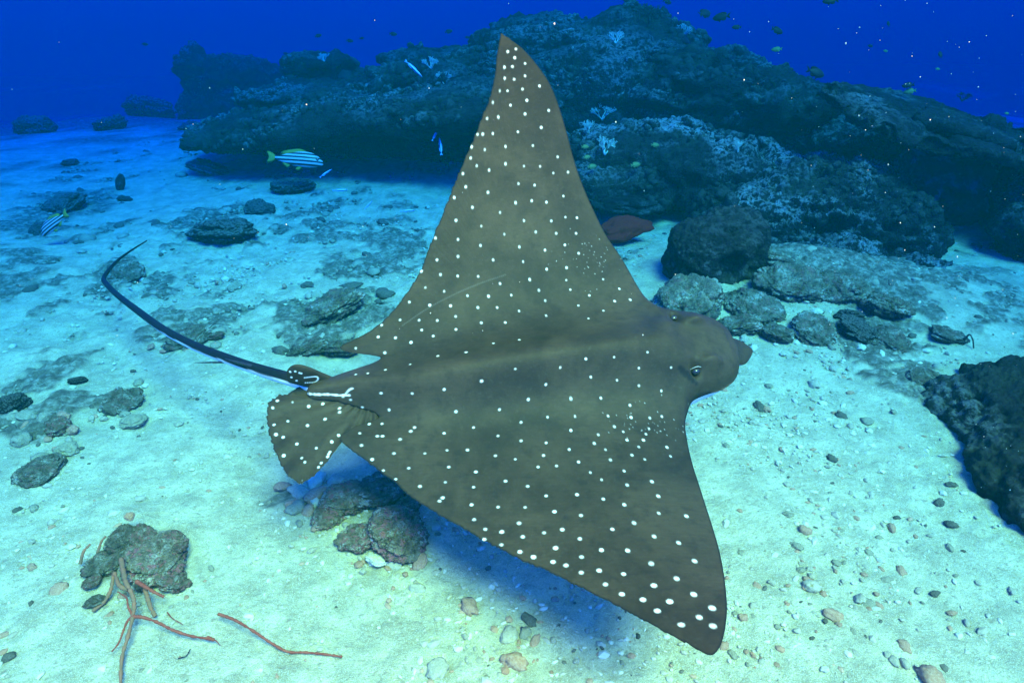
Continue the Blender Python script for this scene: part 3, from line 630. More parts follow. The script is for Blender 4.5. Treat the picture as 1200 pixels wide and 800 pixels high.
# larger rocks: (px, py of the foot, width px, material, label, flat)
BIG = [
    (262, 284, 92, M_DARK, 'dark rounded rock below the reef ledge with pale patch', .55),
    (386, 376, 96, M_REEF_PALE, 'crusty brown coral rock near the ray trailing fin corner', 0.57),
    (358, 418, 62, M_REEF_PALE, 'pale crusted rock with sloping sandy side by the tail', .55),
    (398, 417, 60, M_REEF_PALE, 'low brown crusted rock touching the far wing corner', 0.68),
    (218, 404, 62, M_REEF_PALE, 'flat brown slab rock lying behind the ray tail', 0.55),
    (250, 398, 30, M_PINK, 'small pinkish lump at the end of the slab behind the tail', .6),
    (64, 508, 40, M_PINK, 'dark reddish rounded coral lump among rubble', .9),
    (78, 532, 30, M_PEB[2], 'smooth grey stone beside the reddish coral lump', .7),
    (10, 482, 46, M_DARK, 'dark blue-grey rock at the edge of the rubble patch', .9),
    (42, 560, 66, M_REEF_PALE, 'broad low crusted slab in front of the reddish coral lump', 0.55),
    (90, 450, 24, M_DARK, 'round dark stone above the rubble patch', .8),
    (152, 500, 40, M_PEB[2], 'flat oval grey stone half sunk in bare sand', 0.55),
    (140, 478, 52, M_REEF_PALE, 'crusted rubble lump beside the flat oval stone', 0.61),
    (142, 328, 60, M_REEF_PALE, 'low crusted rock under the bend of the ray tail', 0.55),
    (70, 248, 60, M_DARK, 'long low dark rock behind the striped fish', 0.55),
    (45, 275, 34, M_DARK, 'dark stone under the striped fish', 0.68),
    (36, 156, 52, M_DARK, 'far dark boulder alone in blue haze on the slope', .85),
    (126, 152, 44, M_DARK, 'far dark boulder in blue haze beside a longer one', .85),
    (168, 132, 66, M_DARK, 'long far dark boulder on the pale slope', .8),
    (205, 128, 26, M_DARK, 'small far boulder next to the long one', .7),
    (218, 152, 30, M_DARK, 'low far stone nearest the tip of the ledge', 0.68),
    (82, 194, 24, M_DARK, 'small dark stone alone on blue sand', .6),
    (145, 236, 18, M_DARK, 'pair-sized dark stone below the leaf sponge', .7),
    (245, 205, 60, M_REEF_PALE, 'low flat crusted rock in the shade of the ledge', 0.55),
    (340, 225, 60, M_DARK, 'dark stone in deep shade below the reef ledge', 0.55),
    (300, 250, 46, M_DARK, 'dark stone just behind the dark rounded rock', 0.55),
    (905, 318, 56, M_REEF_PALE, 'pale crusted boulder leaning on the big dark boulder', .8),
    (925, 280, 50, M_DARK, 'dark round coral head among pale crust', .8),
    (812, 372, 104, M_REEF_PALE, 'pale yellowish crusted rock right behind the ray head', .7),
    (865, 392, 64, M_REEF_PALE, 'low pale crusted rock beside the ray snout', 0.61),
    (1000, 378, 44, M_DARK, 'dark round tuft-like rock on the rubble apron', .7),
    (960, 398, 70, M_REEF_PALE, 'broken crusted rock low on the rubble apron', 0.55),
    (1050, 408, 60, M_REEF_PALE, 'crusted rock where the rubble apron meets the dark slab', 0.55),
    (1110, 398, 46, M_REEF_PALE, 'pale domed stone at the mouth of the dark cave', .6),
    (1128, 402, 26, M_DARK, 'small dark stone on the pale domed one', .6),
    (735, 262, 96, M_REEF, 'brown slab rock roofing the red sponge', .34),
    (930, 352, 96, M_REEF_PALE, 'wide crusted rock between the big boulder and the reef front', 0.68),
    (990, 352, 84, M_REEF_PALE, 'crusted rock at the foot of the reef front', 0.68),
    (885, 372, 84, M_REEF_PALE, 'pale crusted rock in front of the big boulder', 0.55),
    (1045, 372, 76, M_REEF_PALE, 'crusted rock beside the mouth of the dark cave', 0.68),
    (1010, 398, 60, M_DARK, 'dark low rock in the middle of the rubble apron', 0.68),
    (915, 398, 56, M_REEF_PALE, 'low pale rock at the front rim of the rubble apron', 0.55),
    (1085, 450, 44, M_REEF_PALE, 'small crusted stone ahead of the dark slab', 0.55),
]
for k, (px, py, wpx, mat, label, flat) in enumerate(BIG):
    p = at(px, py); s = wpx * .5 * px2m(p) / 1.05
    o = stone('rock', variant(ROCKS, k % 7, mat), mat, p, s, .36, None, flat); o.location.y += s * .35
    if 'roofing' in label: o.location.z += .13; o.location.y -= .05; o.rotation_euler = (.12, .05, .3)
    tag(o, label, 'rock')

# near rubble heap under the wing: pinkish stones
heap = [(405, 600, 52, M_PINK, 'wide pink and olive crusted stone of the heap under the pelvic fin', .55), (466, 648, 66, M_PINK, 'block-shaped tan stone of the heap beside the wing shadow', .85),
        (420, 642, 46, M_PINK, 'rosy crusted stone at the front of the heap', .6), (440, 590, 62, M_REEF_PALE, 'cracked olive coral boulder at the back of the heap', .6),
        (470, 605, 40, M_REEF_PALE, 'olive lump touching the wing shadow', .6), (383, 612, 40, M_PINK, 'flat grey-pink stone nearest the pelvic fin in the heap', .5), (368, 588, 24, M_PEB[1], 'small pink stone between pelvic fin and heap', .7),
        (350, 583, 20, M_PEB[0], 'small tan stone beside the tiny rosy one', .7), (330, 575, 18, M_PEB[1], 'tiny rosy stone under the tip of the pelvic fin', .7), (460, 663, 20, M_PEB[0], 'orange-tan chip at the foot of the block-shaped stone', .6), (492, 664, 18, M_PEB[1], 'pink chip beside the block-shaped stone', .6),
        (440, 662, 26, M_PEB[4], 'pale gravelly chip in front of the heap', .5), (370, 570, 20, M_PEB[4], 'pale yellow stone between pelvic fin and heap', .7), (395, 575, 26, M_PEB[0], 'tan stone behind the heap', .7), (345, 600, 18, M_PEB[2], 'grey chip in front of the small tan stone', .6), (360, 603, 16, M_PEB[1], 'rose chip in front of the small tan stone', .6)]
for k, (px, py, wpx, mat, label, flat) in enumerate(heap):
    p = at(px, py); s = wpx * .62 * px2m(p) / .95
    pool = ROCKS if wpx > 25 else PEBBLES
    o = stone('rubble_stone', variant(pool, (k * 3) % 7, mat), mat, p, s, .25, None, flat); o.location.y += s * .4
    tag(o, label, 'stone')
def cluster(n, cx, cy, sx, sy, mats, sizes, words, seed):
    r = random.Random(seed)
    for k in range(n):
        px, py = r.gauss(cx, sx), r.gauss(cy, sy); p = at(px, py); mi = r.choice(mats); w = r.choice(sizes); s = w * .5 * px2m(p)
        o = stone('rubble_stone', variant(PEBBLES, r.randrange(9), M_PEB[mi]), M_PEB[mi], p, s, .42, None, r.uniform(.7, 1.1))
        tag(o, '%s %s rubble stone %s' % ('little' if w < 11 else 'fist-sized', ('tan', 'pink', 'grey', 'dark', 'pale')[mi], words), 'stone', 'rubble stones ' + words)
cluster(30, 372, 592, 26, 16, (0, 1, 1, 4, 2), (8, 9, 10, 12, 15, 18), 'heaped below the pelvic fin tip', 1)
cluster(14, 452, 662, 26, 7, (0, 1, 1, 4), (7, 8, 9, 12), 'in front of the pinkish stones', 2)
cluster(26, 44, 508, 28, 24, (0, 1, 2, 3, 2), (9, 10, 12, 14, 18, 22), 'around the dark reddish lump', 3)
cluster(16, 140, 470, 16, 16, (0, 2, 3, 1), (7, 8, 10, 13), 'around the crusted lump by the oval stone', 4)
cluster(16, 150, 700, 34, 12, (0, 1, 4, 2), (6, 7, 9, 11), 'at the foot of the whip coral', 5)
cluster(24, 392, 372, 32, 20, (0, 1, 2, 3), (8, 9, 11, 14, 18), 'around the crusty rock by the far wing corner', 6)
cluster(14, 215, 400, 26, 8, (0, 1, 2, 3), (8, 10, 13), 'around the slab behind the tail', 7)
cluster(30, 950, 392, 70, 16, (2, 0, 3, 4), (8, 10, 12, 15), 'on the rubble apron', 8)
cluster(22, 620, 760, 40, 14, (0, 1, 4), (6, 7, 8, 10), 'at the edge of the wing shadow', 9)
# single stones the photograph lets one pick out on the sand
SINGLE = [(551, 712, 22, 1, 'round pink pebble with pale cap near the wing shadow'), (602, 776, 30, 1, 'flat pinkish coral chunk below the wing shadow'), (597, 745, 26, 0, 'tan coral chunk at the edge of the wing shadow'), (616, 742, 18, 2, 'grey-pink pebble among chunks at the shadow edge'), (621, 728, 20, 3, 'dark brown chunk at the shadow edge'), (627, 752, 17, 1, 'dark red shard beside the grey-pink pebble'),
          (655, 733, 8, 3, 'tiny dark bit inside the wing shadow'), (512, 786, 26, 0, 'mottled tan pebble between fallen whip coral and wing shadow'), (490, 690, 18, 0, 'tan chip below the pinkish heap'), (944, 622, 14, 1, 'dark reddish oval pebble on open sand'), (933, 640, 15, 2, 'grey-green oval pebble beside the reddish one'), (952, 688, 22, 0, 'speckled brown oval pebble on open sand'), (938, 668, 12, 2, 'small grey pebble above the speckled one'),
          (1056, 670, 15, 1, 'round rosy pebble in the gravel drift'), (1038, 680, 14, 2, 'pale grey pebble beside the rosy one'), (1008, 702, 16, 0, 'rounded tan pebble in the gravel drift'), (1018, 708, 14, 2, 'grey pebble touching the rounded tan one'), (978, 722, 22, 1, 'long pinkish pebble lying crosswise'), (1060, 758, 16, 1, 'dark pink pebble far down the gravel drift'), (1048, 775, 16, 0, 'brown pebble low in the gravel drift'), (1060, 778, 14, 0, 'second brown pebble far down the gravel drift'),
          (1090, 792, 34, 1, 'broad purple-pink stone at the end of the gravel drift'), (1095, 696, 12, 3, 'dark curved shell bit'), (1076, 692, 12, 0, 'brown pebble next to the shell bit'), (975, 538, 14, 3, 'upright dark pebble between head and slab'), (1015, 494, 14, 2, 'grey ring-shaped pebble on blue sand'), (890, 478, 16, 3, 'dark brown bits in front of the snout'), (898, 480, 12, 1, 'reddish pebble in front of the snout'), (884, 496, 12, 0, 'tan pebble in front of the snout'),
          (985, 488, 14, 3, 'dark chip ahead of the snout'), (996, 500, 10, 0, 'tan chip ahead of the snout'), (1003, 608, 9, 1, 'small rosy pebble'), (970, 547, 8, 0, 'small tan pebble under the upright one'), (848, 757, 12, 1, 'orange-pink pebble near the wing tip'), (70, 690, 18, 1, 'pink shard alone on the pale sand'), (37, 635, 10, 0, 'small brown pebble'), (38, 665, 10, 1, 'small pinkish pebble'), (20, 598, 10, 3, 'small dark pebble'), (40, 596, 12, 2, 'small grey pebble'),
          (10, 770, 16, 3, 'dark crumb of coral on bare sand beyond the whip coral'), (4, 745, 14, 1, 'pinkish crumb of coral on bare sand beyond the whip coral'), (430, 300, 16, 3, 'dark chip on blue sand behind the far wing'), (412, 336, 24, 3, 'dark stone on blue sand behind the far wing'), (448, 262, 14, 3, 'dark chip below the reef ledge'), (275, 337, 16, 2, 'brown chip above the tail'), (452, 345, 20, 3, 'dark brown stone touching the far wing edge'), (1114, 568, 12, 3, 'dark crumb beside the slab shadow'), (1100, 590, 14, 3, 'second dark crumb beside the slab shadow'), (1115, 615, 16, 3, 'dark brown stone in the slab shadow')]
for k, (px, py, wpx, mi, label) in enumerate(SINGLE):
    p = at(px, py); s = wpx * .5 * px2m(p) / .95
    o = stone('pebble', variant(PEBBLES, k % 9, M_PEB[mi]), M_PEB[mi], p, s, .5, None, random.uniform(.7, 1.1))
    lab = label if len(label.split()) > 3 else label + ' lying on pale sand'
    tag(o, lab, 'pebble')
# the many alike ones
MIXN = ['tan', 'pinkish', 'grey', 'dark', 'pale']
cnt = 0
while cnt < 235:
    zone = random.random()
    if zone < .42: px, py = random.gauss(1010, 85), random.gauss(690, 75)
    elif zone < .62: px, py = random.uniform(0, 330), random.uniform(270, 560)
    elif zone < .74: px, py = random.gauss(900, 60), random.gauss(740, 40)
    elif zone < .84: px, py = random.uniform(0, 420), random.uniform(560, 800)
    elif zone < .93: px, py = random.uniform(850, 1090), random.uniform(400, 560)
    else: px, py = random.gauss(570, 70), random.gauss(770, 22)
    if not (-10 < px < 1210 and 250 < py < 810): continue
    where = 'in the drift between wing tip and dark slab' if px > 880 and py > 560 else 'on the open sand before the reef apron' if px > 840 and py <= 560 else 'close to the near wing tip' if px > 760 else 'below the wing shadow' if px > 430 else 'around the whip coral' if py > 600 else 'between the tail and the reddish lump' if py > 420 else 'on the blue sand behind the tail'
    size = 'tiny'
    p = at(px, py); mi = random.choices(range(5), (34, 22, 20, 6, 18))[0]
    w = random.choice((4, 5, 5, 6, 6, 7, 8, 10, 12)); s = w * .5 * px2m(p)
    o = stone('coral_fragment', variant(PEBBLES, random.randrange(9), M_PEB[mi]), M_PEB[mi], p, s, .55, None, random.uniform(.6, 1.1))
    size = 'tiny' if w < 6 else 'small' if w < 9 else 'larger'
    tag(o, '%s %s broken coral fragment %s' % (size, MIXN[mi], where), 'fragment', 'coral fragments scattered on the sand'); cnt += 1
# gravel too fine to count
def gravel(name, n, mat, zone):
    parts = []; vv, ff = ICO[2 if zone is z_cover else 1]
    forms = [vv * (1 + .35 * vnoise(vv * 1.5 + k * 7, k))[:, None] * np.array([1, RNG.uniform(.5, .9), RNG.uniform(.35, .7)]) for k in range(12)]
    xs, ys, ss = zone(n); zs = zg(xs, ys)
    for k in range(len(xs)):
        a = RNG.uniform(0, 6.28); c, s = math.cos(a), math.sin(a); f_ = forms[k % 12] * ss[k]
        parts.append((np.stack([f_[:, 0] * c - f_[:, 1] * s + xs[k], f_[:, 0] * s + f_[:, 1] * c + ys[k], f_[:, 2] + zs[k] + ss[k] * .08], 1), [], ff))
    v, f = join(parts); return tag(obj(name, mesh_np(name, v, f, zone is z_cover), mat), kind='stuff')
def z_near(n):
    x = RNG.uniform(-2.6, 2.4, n * 3); y = RNG.uniform(.8, 5.5, n * 3); k = RNG.random(n * 3) < .15 + .85 * sm(fbm(np.stack([x * 1.8, y * 1.8, x * 0], 1), 3, 61), -.05, .45)
    x, y = x[k][:n], y[k][:n]; return x, y, RNG.gamma(2.2, .0022, len(x)) + .002
def z_cover(n):
    x = RNG.uniform(-4.5, 3.2, n * 6); y = RNG.uniform(1.6, 8.5, n * 6); c, _ = cover(x, y); k = RNG.random(n * 6) < c
    x, y = x[k][:n], y[k][:n]; return x, y, (RNG.gamma(1.8, .0045, len(x)) + .003) * (.6 + .12 * y)
for nm, n_, mt, zn in (('tan_gravel', 5200, M_PEB[0], z_near), ('pale_gravel', 5200, M_PEB[4], z_near), ('pink_gravel', 1400, M_PEB[1], z_near), ('dark_gravel', 500, M_PEB[3], z_near), ('crust_gravel', 4200, M_PEB[2], z_cover), ('dark_crust_gravel', 3000, M_PEB[3], z_cover)):
    o = gravel(nm, n_, mt, zn); o['label'] = nm.replace('_', ' ') + ' strewn over the sandy sea bed'; o['category'] = 'gravel'

# the dark slab at the right edge
v, n, q = remesh(solid([(Vector((2.42, 2.02, .02)), (.74, .62, .20), .12, math.radians(-4), .8), (Vector((2.0, 1.75, .0)), (.42, .42, .17), .3, 0, .85), (Vector((1.98, 2.3, .0)), (.25, .32, .10), -.5, 0, .9)]), .011)
tag(obj('slab_rock', mesh_np('slab_rock', roughen(v, n, .06, .05, .022, .03, seed=71), q), M_REEF), 'dark overhanging slab rock with crusted top and its shadow on sand', 'rock')
b0 = at(846, 335) + Vector((0, .2, .12))
v, n, q = remesh(solid([(b0, (.27, .24, .20), .2, 0, .85), (b0 + Vector((.12, .1, .06)), (.2, .2, .16), 0, 0, .9), (b0 + Vector((-.1, .02, -.06)), (.18, .2, .14), 0, 0, .9)]), .010)
tag(obj('boulder', mesh_np('boulder', roughen(v, n, .04, .035, .016, .02, seed=75), q), M_REEF), 'big rounded dark boulder at the foot of the reef behind the head', 'rock')
# red sponge in the crevice
sp = at(728, 300); v, f = ICO[4]; d = 1 + .42 * fbm(v * 2.2, 4, 5)
o = obj('red_sponge', mesh_np('red_sponge', v * d[:, None] * np.array([.17, .12, .065]) * (1 + .25 * v[:, :1]), f), plain_material('sponge_red', (.15, .008, .006), (.26, .018, .010), 60, .9, .1, .006)); o.location = sp + Vector((.02, .34, .06)); o.rotation_euler = (.1, -.15, .2)
tag(o, 'dark red sponge lying under the brown slab behind the wing', 'sponge')

# ------------------------------------------------------------------ whip corals and their coral lump
M_WHIP = plain_material('whip_red', (.20, .025, .016), (.32, .075, .04), 60, .7, .2, .002)
M_WHIP2 = plain_material('whip_pale', (.16, .10, .055), (.32, .11, .06), 45, .8, .1, .003)
lump = empty('coral_lump', at(165, 690)); tag(lump, 'brown encrusted coral lump holding the whip coral branches', 'coral')
def lchild(o): o.parent = lump; o.matrix_parent_inverse = Matrix.Translation(-lump.location); return o
random.seed(11)
for k, (px, py, wpx, up, fl, mt) in enumerate([(180, 672, 84, .00, .55, M_PINK), (125, 672, 56, .0, .6, M_REEF_PALE), (200, 655, 40, .03, .7, M_PINK), (168, 648, 36, .035, .8, M_PINK), (145, 650, 40, .035, .8, M_REEF_PALE), (202, 690, 40, .0, .7, M_PINK), (172, 690, 34, .01, .8, M_REEF_PALE), (112, 710, 26, .0, .6, M_REEF_PALE), (215, 660, 18, .05, .9, M_PINK), (160, 632, 14, .08, .9, M_PEB[1]), (108, 690, 22, .01, .7, M_PINK)]):
    p = at(px, py); s = wpx * .5 * px2m(p) / .95; o = stone('coral_chunk', variant(ROCKS, k % 7, mt), mt, p, s, .22, None, fl); o.location.y += s * .3; o.location.z += up
    lchild(o)
def at_h(px, py, h):
    d = pixdir(px, py); z = h
    for _ in range(10):
        p = CAMV + d * ((CAM_H - z) / -d.z); z = .5 * z + .5 * (zg1(p.x, p.y) + h)
    return p
def whip(name, pts, r0, r1, mat, parent=None):
    c = spline([at_h(x, y, h) for x, y, h in pts], 14 * len(pts)); m = len(c); v, q, t = tube(c, np.linspace(r0, r1, m) * (1 + .32 * vnoise(np.stack([np.arange(m) * .6, np.arange(m) * 0, np.arange(m) * 0], 1), 3)), 10)
    o = obj(name, mesh_np(name, v, [np.array(q), np.array(t)]), mat)
    if parent: o.parent = parent; o.matrix_parent_inverse = Matrix.Translation(-parent.location)
    return o
wc = empty('whip_coral', at(155, 700)); tag(wc, 'branching red whip coral drooping from the brown coral lump', 'coral')
whip('stem', [(142, 655, .06), (147, 680, .07), (153, 692, .07), (157, 705, .06), (156, 720, .05), (150, 745, .04), (143, 770, .025), (141, 805, .02)], .006, .0042, M_WHIP2, wc)
whip('branch', [(156, 722, .05), (168, 723, .05), (185, 729, .04), (203, 738, .03), (225, 745, .025), (247, 748, .02)], .0042, .0030, M_WHIP, wc)
whip('branch', [(155, 722, .05), (149, 728, .045), (144, 740, .04), (139, 753, .03), (131, 763, .02)], .0034, .0016, M_WHIP, wc)
whip('branch', [(155, 720, .05), (150, 710, .06), (148, 700, .06), (138, 693, .06)], .0032, .0014, M_WHIP, wc)
whip('branch', [(160, 681, .07), (170, 687, .07), (180, 693, .06), (192, 699, .04)], .0052, .0036, M_WHIP, wc)
whip('branch', [(150, 690, .06), (140, 686, .06), (134, 672, .05), (130, 690, .03), (122, 705, .015), (108, 716, .01)], .0055, .0042, M_WHIP2, wc)
whip('branch', [(170, 690, .05), (176, 710, .035), (182, 722, .02)], .0055, .005, M_WHIP2, wc)
whip('branch', [(94, 660, .02), (98, 646, .05), (106, 637, .06)], .0042, .003, M_WHIP2, wc)
whip('branch', [(114, 648, .03), (119, 634, .06), (124, 628, .07)], .0036, .0028, M_WHIP2, wc)
o = whip('tip_knob', [(243, 747, .02), (247, 748, .022), (251, 749.5, .02)], .0046, .0040, M_WHIP, wc)
o = whip('branch', [(250, 749, .02), (254, 751, .012), (258, 756, .004)], .0018, .0008, M_WHIP, wc)
tag(whip('fallen_whip_coral', [(256, 719, .035), (275, 726, .04), (297, 739, .035), (318, 753, .02), (337, 763, .008), (358, 764, .006), (380, 766, .006), (401, 769, .006)], .0036, .0028, M_WHIP), 'single red whip coral stem lying bent on the pale sand', 'coral')
tag(whip('whip_twig', [(209, 771, .003), (218, 768, .008), (223, 760, .006)], .0016, .0010, M_EYE), 'short dark curved twig on the sand below the whip coral', 'twig')
tag(whip('red_twig', [(196, 717, .004), (202, 724, .006), (214, 731, .004)], .0015, .0010, M_WHIP), 'thin red twig above the long whip coral branch', 'twig')
tag(whip('thread_twig', [(245, 385, .02), (251, 380, .04), (262, 380, .04), (270, 381, .03)], .0016, .0010, M_EYE), 'thin dark hooked thread by the slab behind the tail', 'twig')
tag(whip('hook_twig', [(1130, 398, .02), (1136, 392, .05), (1140, 398, .04), (1141, 408, .01)], .004, .003, M_DARK), 'dark hooked twig beside the pale domed stone', 'twig')
# leaf-shaped sponge standing on the left sand
lf = at(143, 222); v, f = ICO[4]; d = 1 + .12 * fbm(v * 3, 3, 8)
o = obj('leaf_sponge', mesh_np('leaf_sponge', v * d[:, None] * np.array([.035, .02, .075]) * px2m(lf) / .0065, f), M_DARK); o.location = lf + Vector((0, 0, .06)); o.rotation_euler = (0, .35, 0)
tag(o, 'leaf-shaped dark sponge standing upright on the blue sand', 'sponge')

# ------------------------------------------------------------------ soft corals and dark bushes on the reef
def bush(seed, levels=4, spread=.6, fan=.5, r0=.05, n0=5):
    rnd = random.Random(seed); parts = []
    def grow(p, d, L, r, k):
        q = p + d * L; mid = p.lerp(q, .5) + Vector((rnd.uniform(-1, 1), rnd.uniform(-1, 1) * fan, rnd.uniform(-1, 1))) * L * .12
        parts.append(tube([p, mid, q], [r, r * .85, r * .7], 6))
        if k:
            for _ in range(rnd.choice((2, 3))):
                e = (d + Vector((rnd.gauss(0, spread), rnd.gauss(0, spread) * fan, rnd.gauss(0, spread * .5) + .1))).normalized(); grow(q, e, L * rnd.uniform(.6, .85), r * .68, k - 1)
        else:
            v, f = ICO[1]; parts.append((v * r * 1.7 * np.array([1, 1, 1.3]) + np.array(q[:]), [], f))
    for _ in range(n0): grow(Vector((0, 0, 0)), Vector((rnd.gauss(0, .45), rnd.gauss(0, .45) * fan, 1)).normalized(), .32, r0, levels)
    v, f = join(parts); return mesh_np('bush', v, f)
M_SOFT = plain_material('soft_coral', (.34, .36, .26), (.55, .56, .42), 20, .9, .1)
M_BUSH = plain_material('black_coral', (.012, .013, .012), (.05, .045, .035), 20, .9, .1)
BUSHES = [bush(k) for k in range(3)]
def hit_scene(px, py, default):
    best = None
    for o in reef_parts:
        if o.name not in HITS: HITS[o.name] = BVHTree.FromPolygons([v.co[:] for v in o.data.vertices], [tuple(p.vertices) for p in o.data.polygons])
        h = HITS[o.name].ray_cast(CAMV, pixdir(px, py).normalized())
        if h[0] is not None and (best is None or h[3] < best[3]): best = h
    return best[0] if best else W(px, py, default)
HITS = {}
for k, (px, py, hpx, mt, fw, lab) in enumerate([(706, 140, 22, M_SOFT, 5.4, 'pale soft coral tuft right beside the raised wing, topmost of three'), (690, 156, 18, M_SOFT, 5.4, 'pale soft coral tuft touching the raised wing, middle of three'), (709, 180, 24, M_SOFT, 5.3, 'pale soft coral tuft lowest of three beside the raised wing'), (505, 80, 16, M_SOFT, 7.0, 'pale soft coral cushion on the upper ledge beside the slanting blue fish'), (520, 98, 16, M_SOFT, 6.6, 'thin pale soft coral hanging at the upper ledge'), (722, 50, 16, M_SOFT, 7.4, 'pale fan-like soft coral on the reef crest'),
     (762, 26, 26, M_BUSH, 7.6, 'dark feathery black coral bush on top of the reef crest'), (844, 72, 16, M_BUSH, 6.6, 'small dark twiggy bush on the reef shoulder'), (800, 42, 16, M_SOFT, 7.2, 'greenish pale coral at the end of the crest beside a round fish'), (380, 72, 12, M_SOFT, 8.2, 'pale branching coral on the farthest bump of the ledge'), (865, 178, 16, M_SOFT, 5.0, 'bright pale coral tuft at the rim of the dark hollow'), (1128, 118, 12, M_BUSH, 5.4, 'dark knobby coral on top of the table coral')]):
    p = hit_scene(px, py, fw); s = hpx * px2m(p) / 1.1
    me = BUSHES[k % 3].copy(); me.materials.append(mt); o = obj('soft_coral' if mt is M_SOFT else 'black_coral', me, None); o.location = p - Vector((0, 0, s * .08)); o.scale = (s, s * .8, s); o.rotation_euler = (0, random.uniform(-.2, .2), random.uniform(-1, 1)); tag(o, lab, 'coral')

# ------------------------------------------------------------------ fish
def loft(prof, n=16):
    """prof rows: x, z centre, half height, half width"""
    V = []
    for x, zc, h, w in prof:
        for k in range(n):
            a = 2 * PI * k / n; V.append((x, math.cos(a) * w, zc + math.sin(a) * h))
    m = len(prof); F = [(i * n + k, i * n + (k + 1) % n, (i + 1) * n + (k + 1) % n, (i + 1) * n + k) for i in range(m - 1) for k in range(n)]
    V += [(prof[0][0] - .004, 0, prof[0][1]), (prof[-1][0] + .004, 0, prof[-1][1])]; B = len(V)
    T = [((k + 1) % n, k, B - 2) for k in range(n)] + [((m - 1) * n + k, (m - 1) * n + (k + 1) % n, B - 1) for k in range(n)]
    return np.array(V), [np.array(F), np.array(T)]
def fin2(pts, th=.008):
    """thin fin in the x-z plane from an outline; thickest in the middle"""
    p = spline([(x, 0, z) for x, z in pts] + [(pts[0][0], 0, pts[0][1])], 40)[:-1]; c = p.mean(0); n = len(p)
    V = np.vstack([p, (p * .5 + c * .5) + [0, th, 0], [c + [0, th, 0]], (p * .5 + c * .5) - [0, th, 0], [c - [0, th, 0]]])
    Qd = []; T = []
    for i in range(n):
        j = (i + 1) % n; Qd += [(i, j, n + j, n + i), (j, i, 2 * n + 1 + i, 2 * n + 1 + j)]; T += [(n + i, n + j, 2 * n), (2 * n + 1 + j, 2 * n + 1 + i, 3 * n + 1)]
    return V, [np.array(Qd), np.array(T)]
def make_fish(name, prof, fins, m_body, m_fin, eye=(.40, .02, .035)):
    root = empty(name); v, f = loft(prof); obj('body', mesh_np('fish_body', v, f), m_body, root)
    for fn, pts in fins:
        v, f = fin2(pts); obj(fn, mesh_np(fn, v, f), m_fin, root)
    hw = np.interp(eye[0], [p[0] for p in prof], [p[3] for p in prof])
    for s in (1, -1):
        v, f = ICO[2]; o = obj('eye', mesh_np('fish_eye', v * np.array([eye[2], eye[2] * .5, eye[2]]) + np.array([eye[0], s * hw * .88, eye[1]]), f), M_EYE, root)
        pf = [(.0, .0), (-.09, .05), (-.13, .0), (-.10, -.05)]; v, f = fin2(pf, .004); R = np.array(Matrix.Rotation(s * .5, 3, 'Z')); o = obj('pectoral_fin', mesh_np('pectoral_fin', v @ R.T + np.array([.20, s * np.interp(.2, [p[0] for p in prof], [p[3] for p in prof]) * .95, -.03]), f), m_fin, root)
    return root
M_DAMSEL = plain_material('damsel_dark', (.003, .003, .003), (.007, .006, .006), 8, .6, .2); M_DFIN = plain_material('damsel_fin', (.003, .003, .003), (.006, .006, .006), 8, .7, .1)
def stripes(name, a, b, freq, phase=0, width=.5):
    m = Mat(name, .45, .3); sx = m.n('SeparateXYZ'); m.l(m.coord(), sx.inputs[0])
    w = m.math('SINE', m.math('ADD', m.math('MULTIPLY', sx.outputs[2], freq), phase)); m.color(m.mix(m.ramp(m.math('ADD', m.math('MULTIPLY', w, .5), .5), [(width - .12, 0), (width + .12, 1)]), a, b)); return m.m
M_SWEET = stripes('sweetlips_stripes', (.015, .014, .010), (.42, .40, .33), 95, .8); M_YELLOW = plain_material('yellow_fin', (.22, .17, .02), (.32, .25, .03), 30, .6, .2)
M_BLUE = stripes('blue_stripe', (.02, .05, .22), (.55, .6, .62), 60, 0, .5); M_BLUEFIN = plain_material('blue_fin', (.15, .25, .5), (.3, .4, .6), 20, .5, .2)
M_GREEN = plain_material('green_damsel', (.12, .13, .03), (.20, .18, .04), 12, .5, .2)
oval = [(-.36, 0, .05, .02), (-.28, 0, .09, .035), (-.15, .0, .17, .06), (0, 0, .225, .085), (.15, 0, .235, .095), (.28, -.005, .20, .09), (.38, -.01, .145, .075), (.45, -.015, .085, .05), (.49, -.02, .035, .025)]
oval_f = [('tail_fin', [(-.33, .04), (-.42, .12), (-.55, .17), (-.49, .03), (-.49, -.03), (-.55, -.17), (-.42, -.12), (-.33, -.04)]), ('dorsal_fin', [(.22, .20), (.05, .26), (-.12, .27), (-.30, .20), (-.30, .06), (-.1, .12), (.1, .17)]), ('anal_fin', [(0, -.20), (-.12, -.26), (-.26, -.24), (-.31, -.16), (-.28, -.07), (-.12, -.13)]), ('pelvic_fin', [(.16, -.20), (.08, -.30), (.02, -.30), (.05, -.19)])]
long_ = [(-.38, .0, .035, .015), (-.30, 0, .05, .025), (-.15, .005, .10, .045), (0, .01, .135, .06), (.15, .015, .15, .07), (.28, .01, .14, .068), (.38, -.005, .11, .058), (.45, -.02, .07, .042), (.495, -.035, .03, .02)]
long_f = [('tail_fin', [(-.36, .03), (-.43, .09), (-.53, .11), (-.50, 0), (-.53, -.11), (-.43, -.09), (-.36, -.03)]), ('dorsal_fin', [(.22, .15), (.08, .205), (-.1, .18), (-.26, .13), (-.28, .05), (-.1, .09), (.1, .13)]), ('anal_fin', [(-.08, -.10), (-.14, -.17), (-.24, -.10), (-.25, -.05), (-.15, -.08)]), ('pelvic_fin', [(.14, -.12), (.05, -.20), (-.01, -.18), (.06, -.11)])]
slim = [(-.40, 0, .012, .008), (-.3, 0, .028, .018), (-.1, 0, .05, .034), (.1, 0, .06, .042), (.28, 0, .052, .04), (.4, -.003, .036, .03), (.48, -.006, .014, .012)]
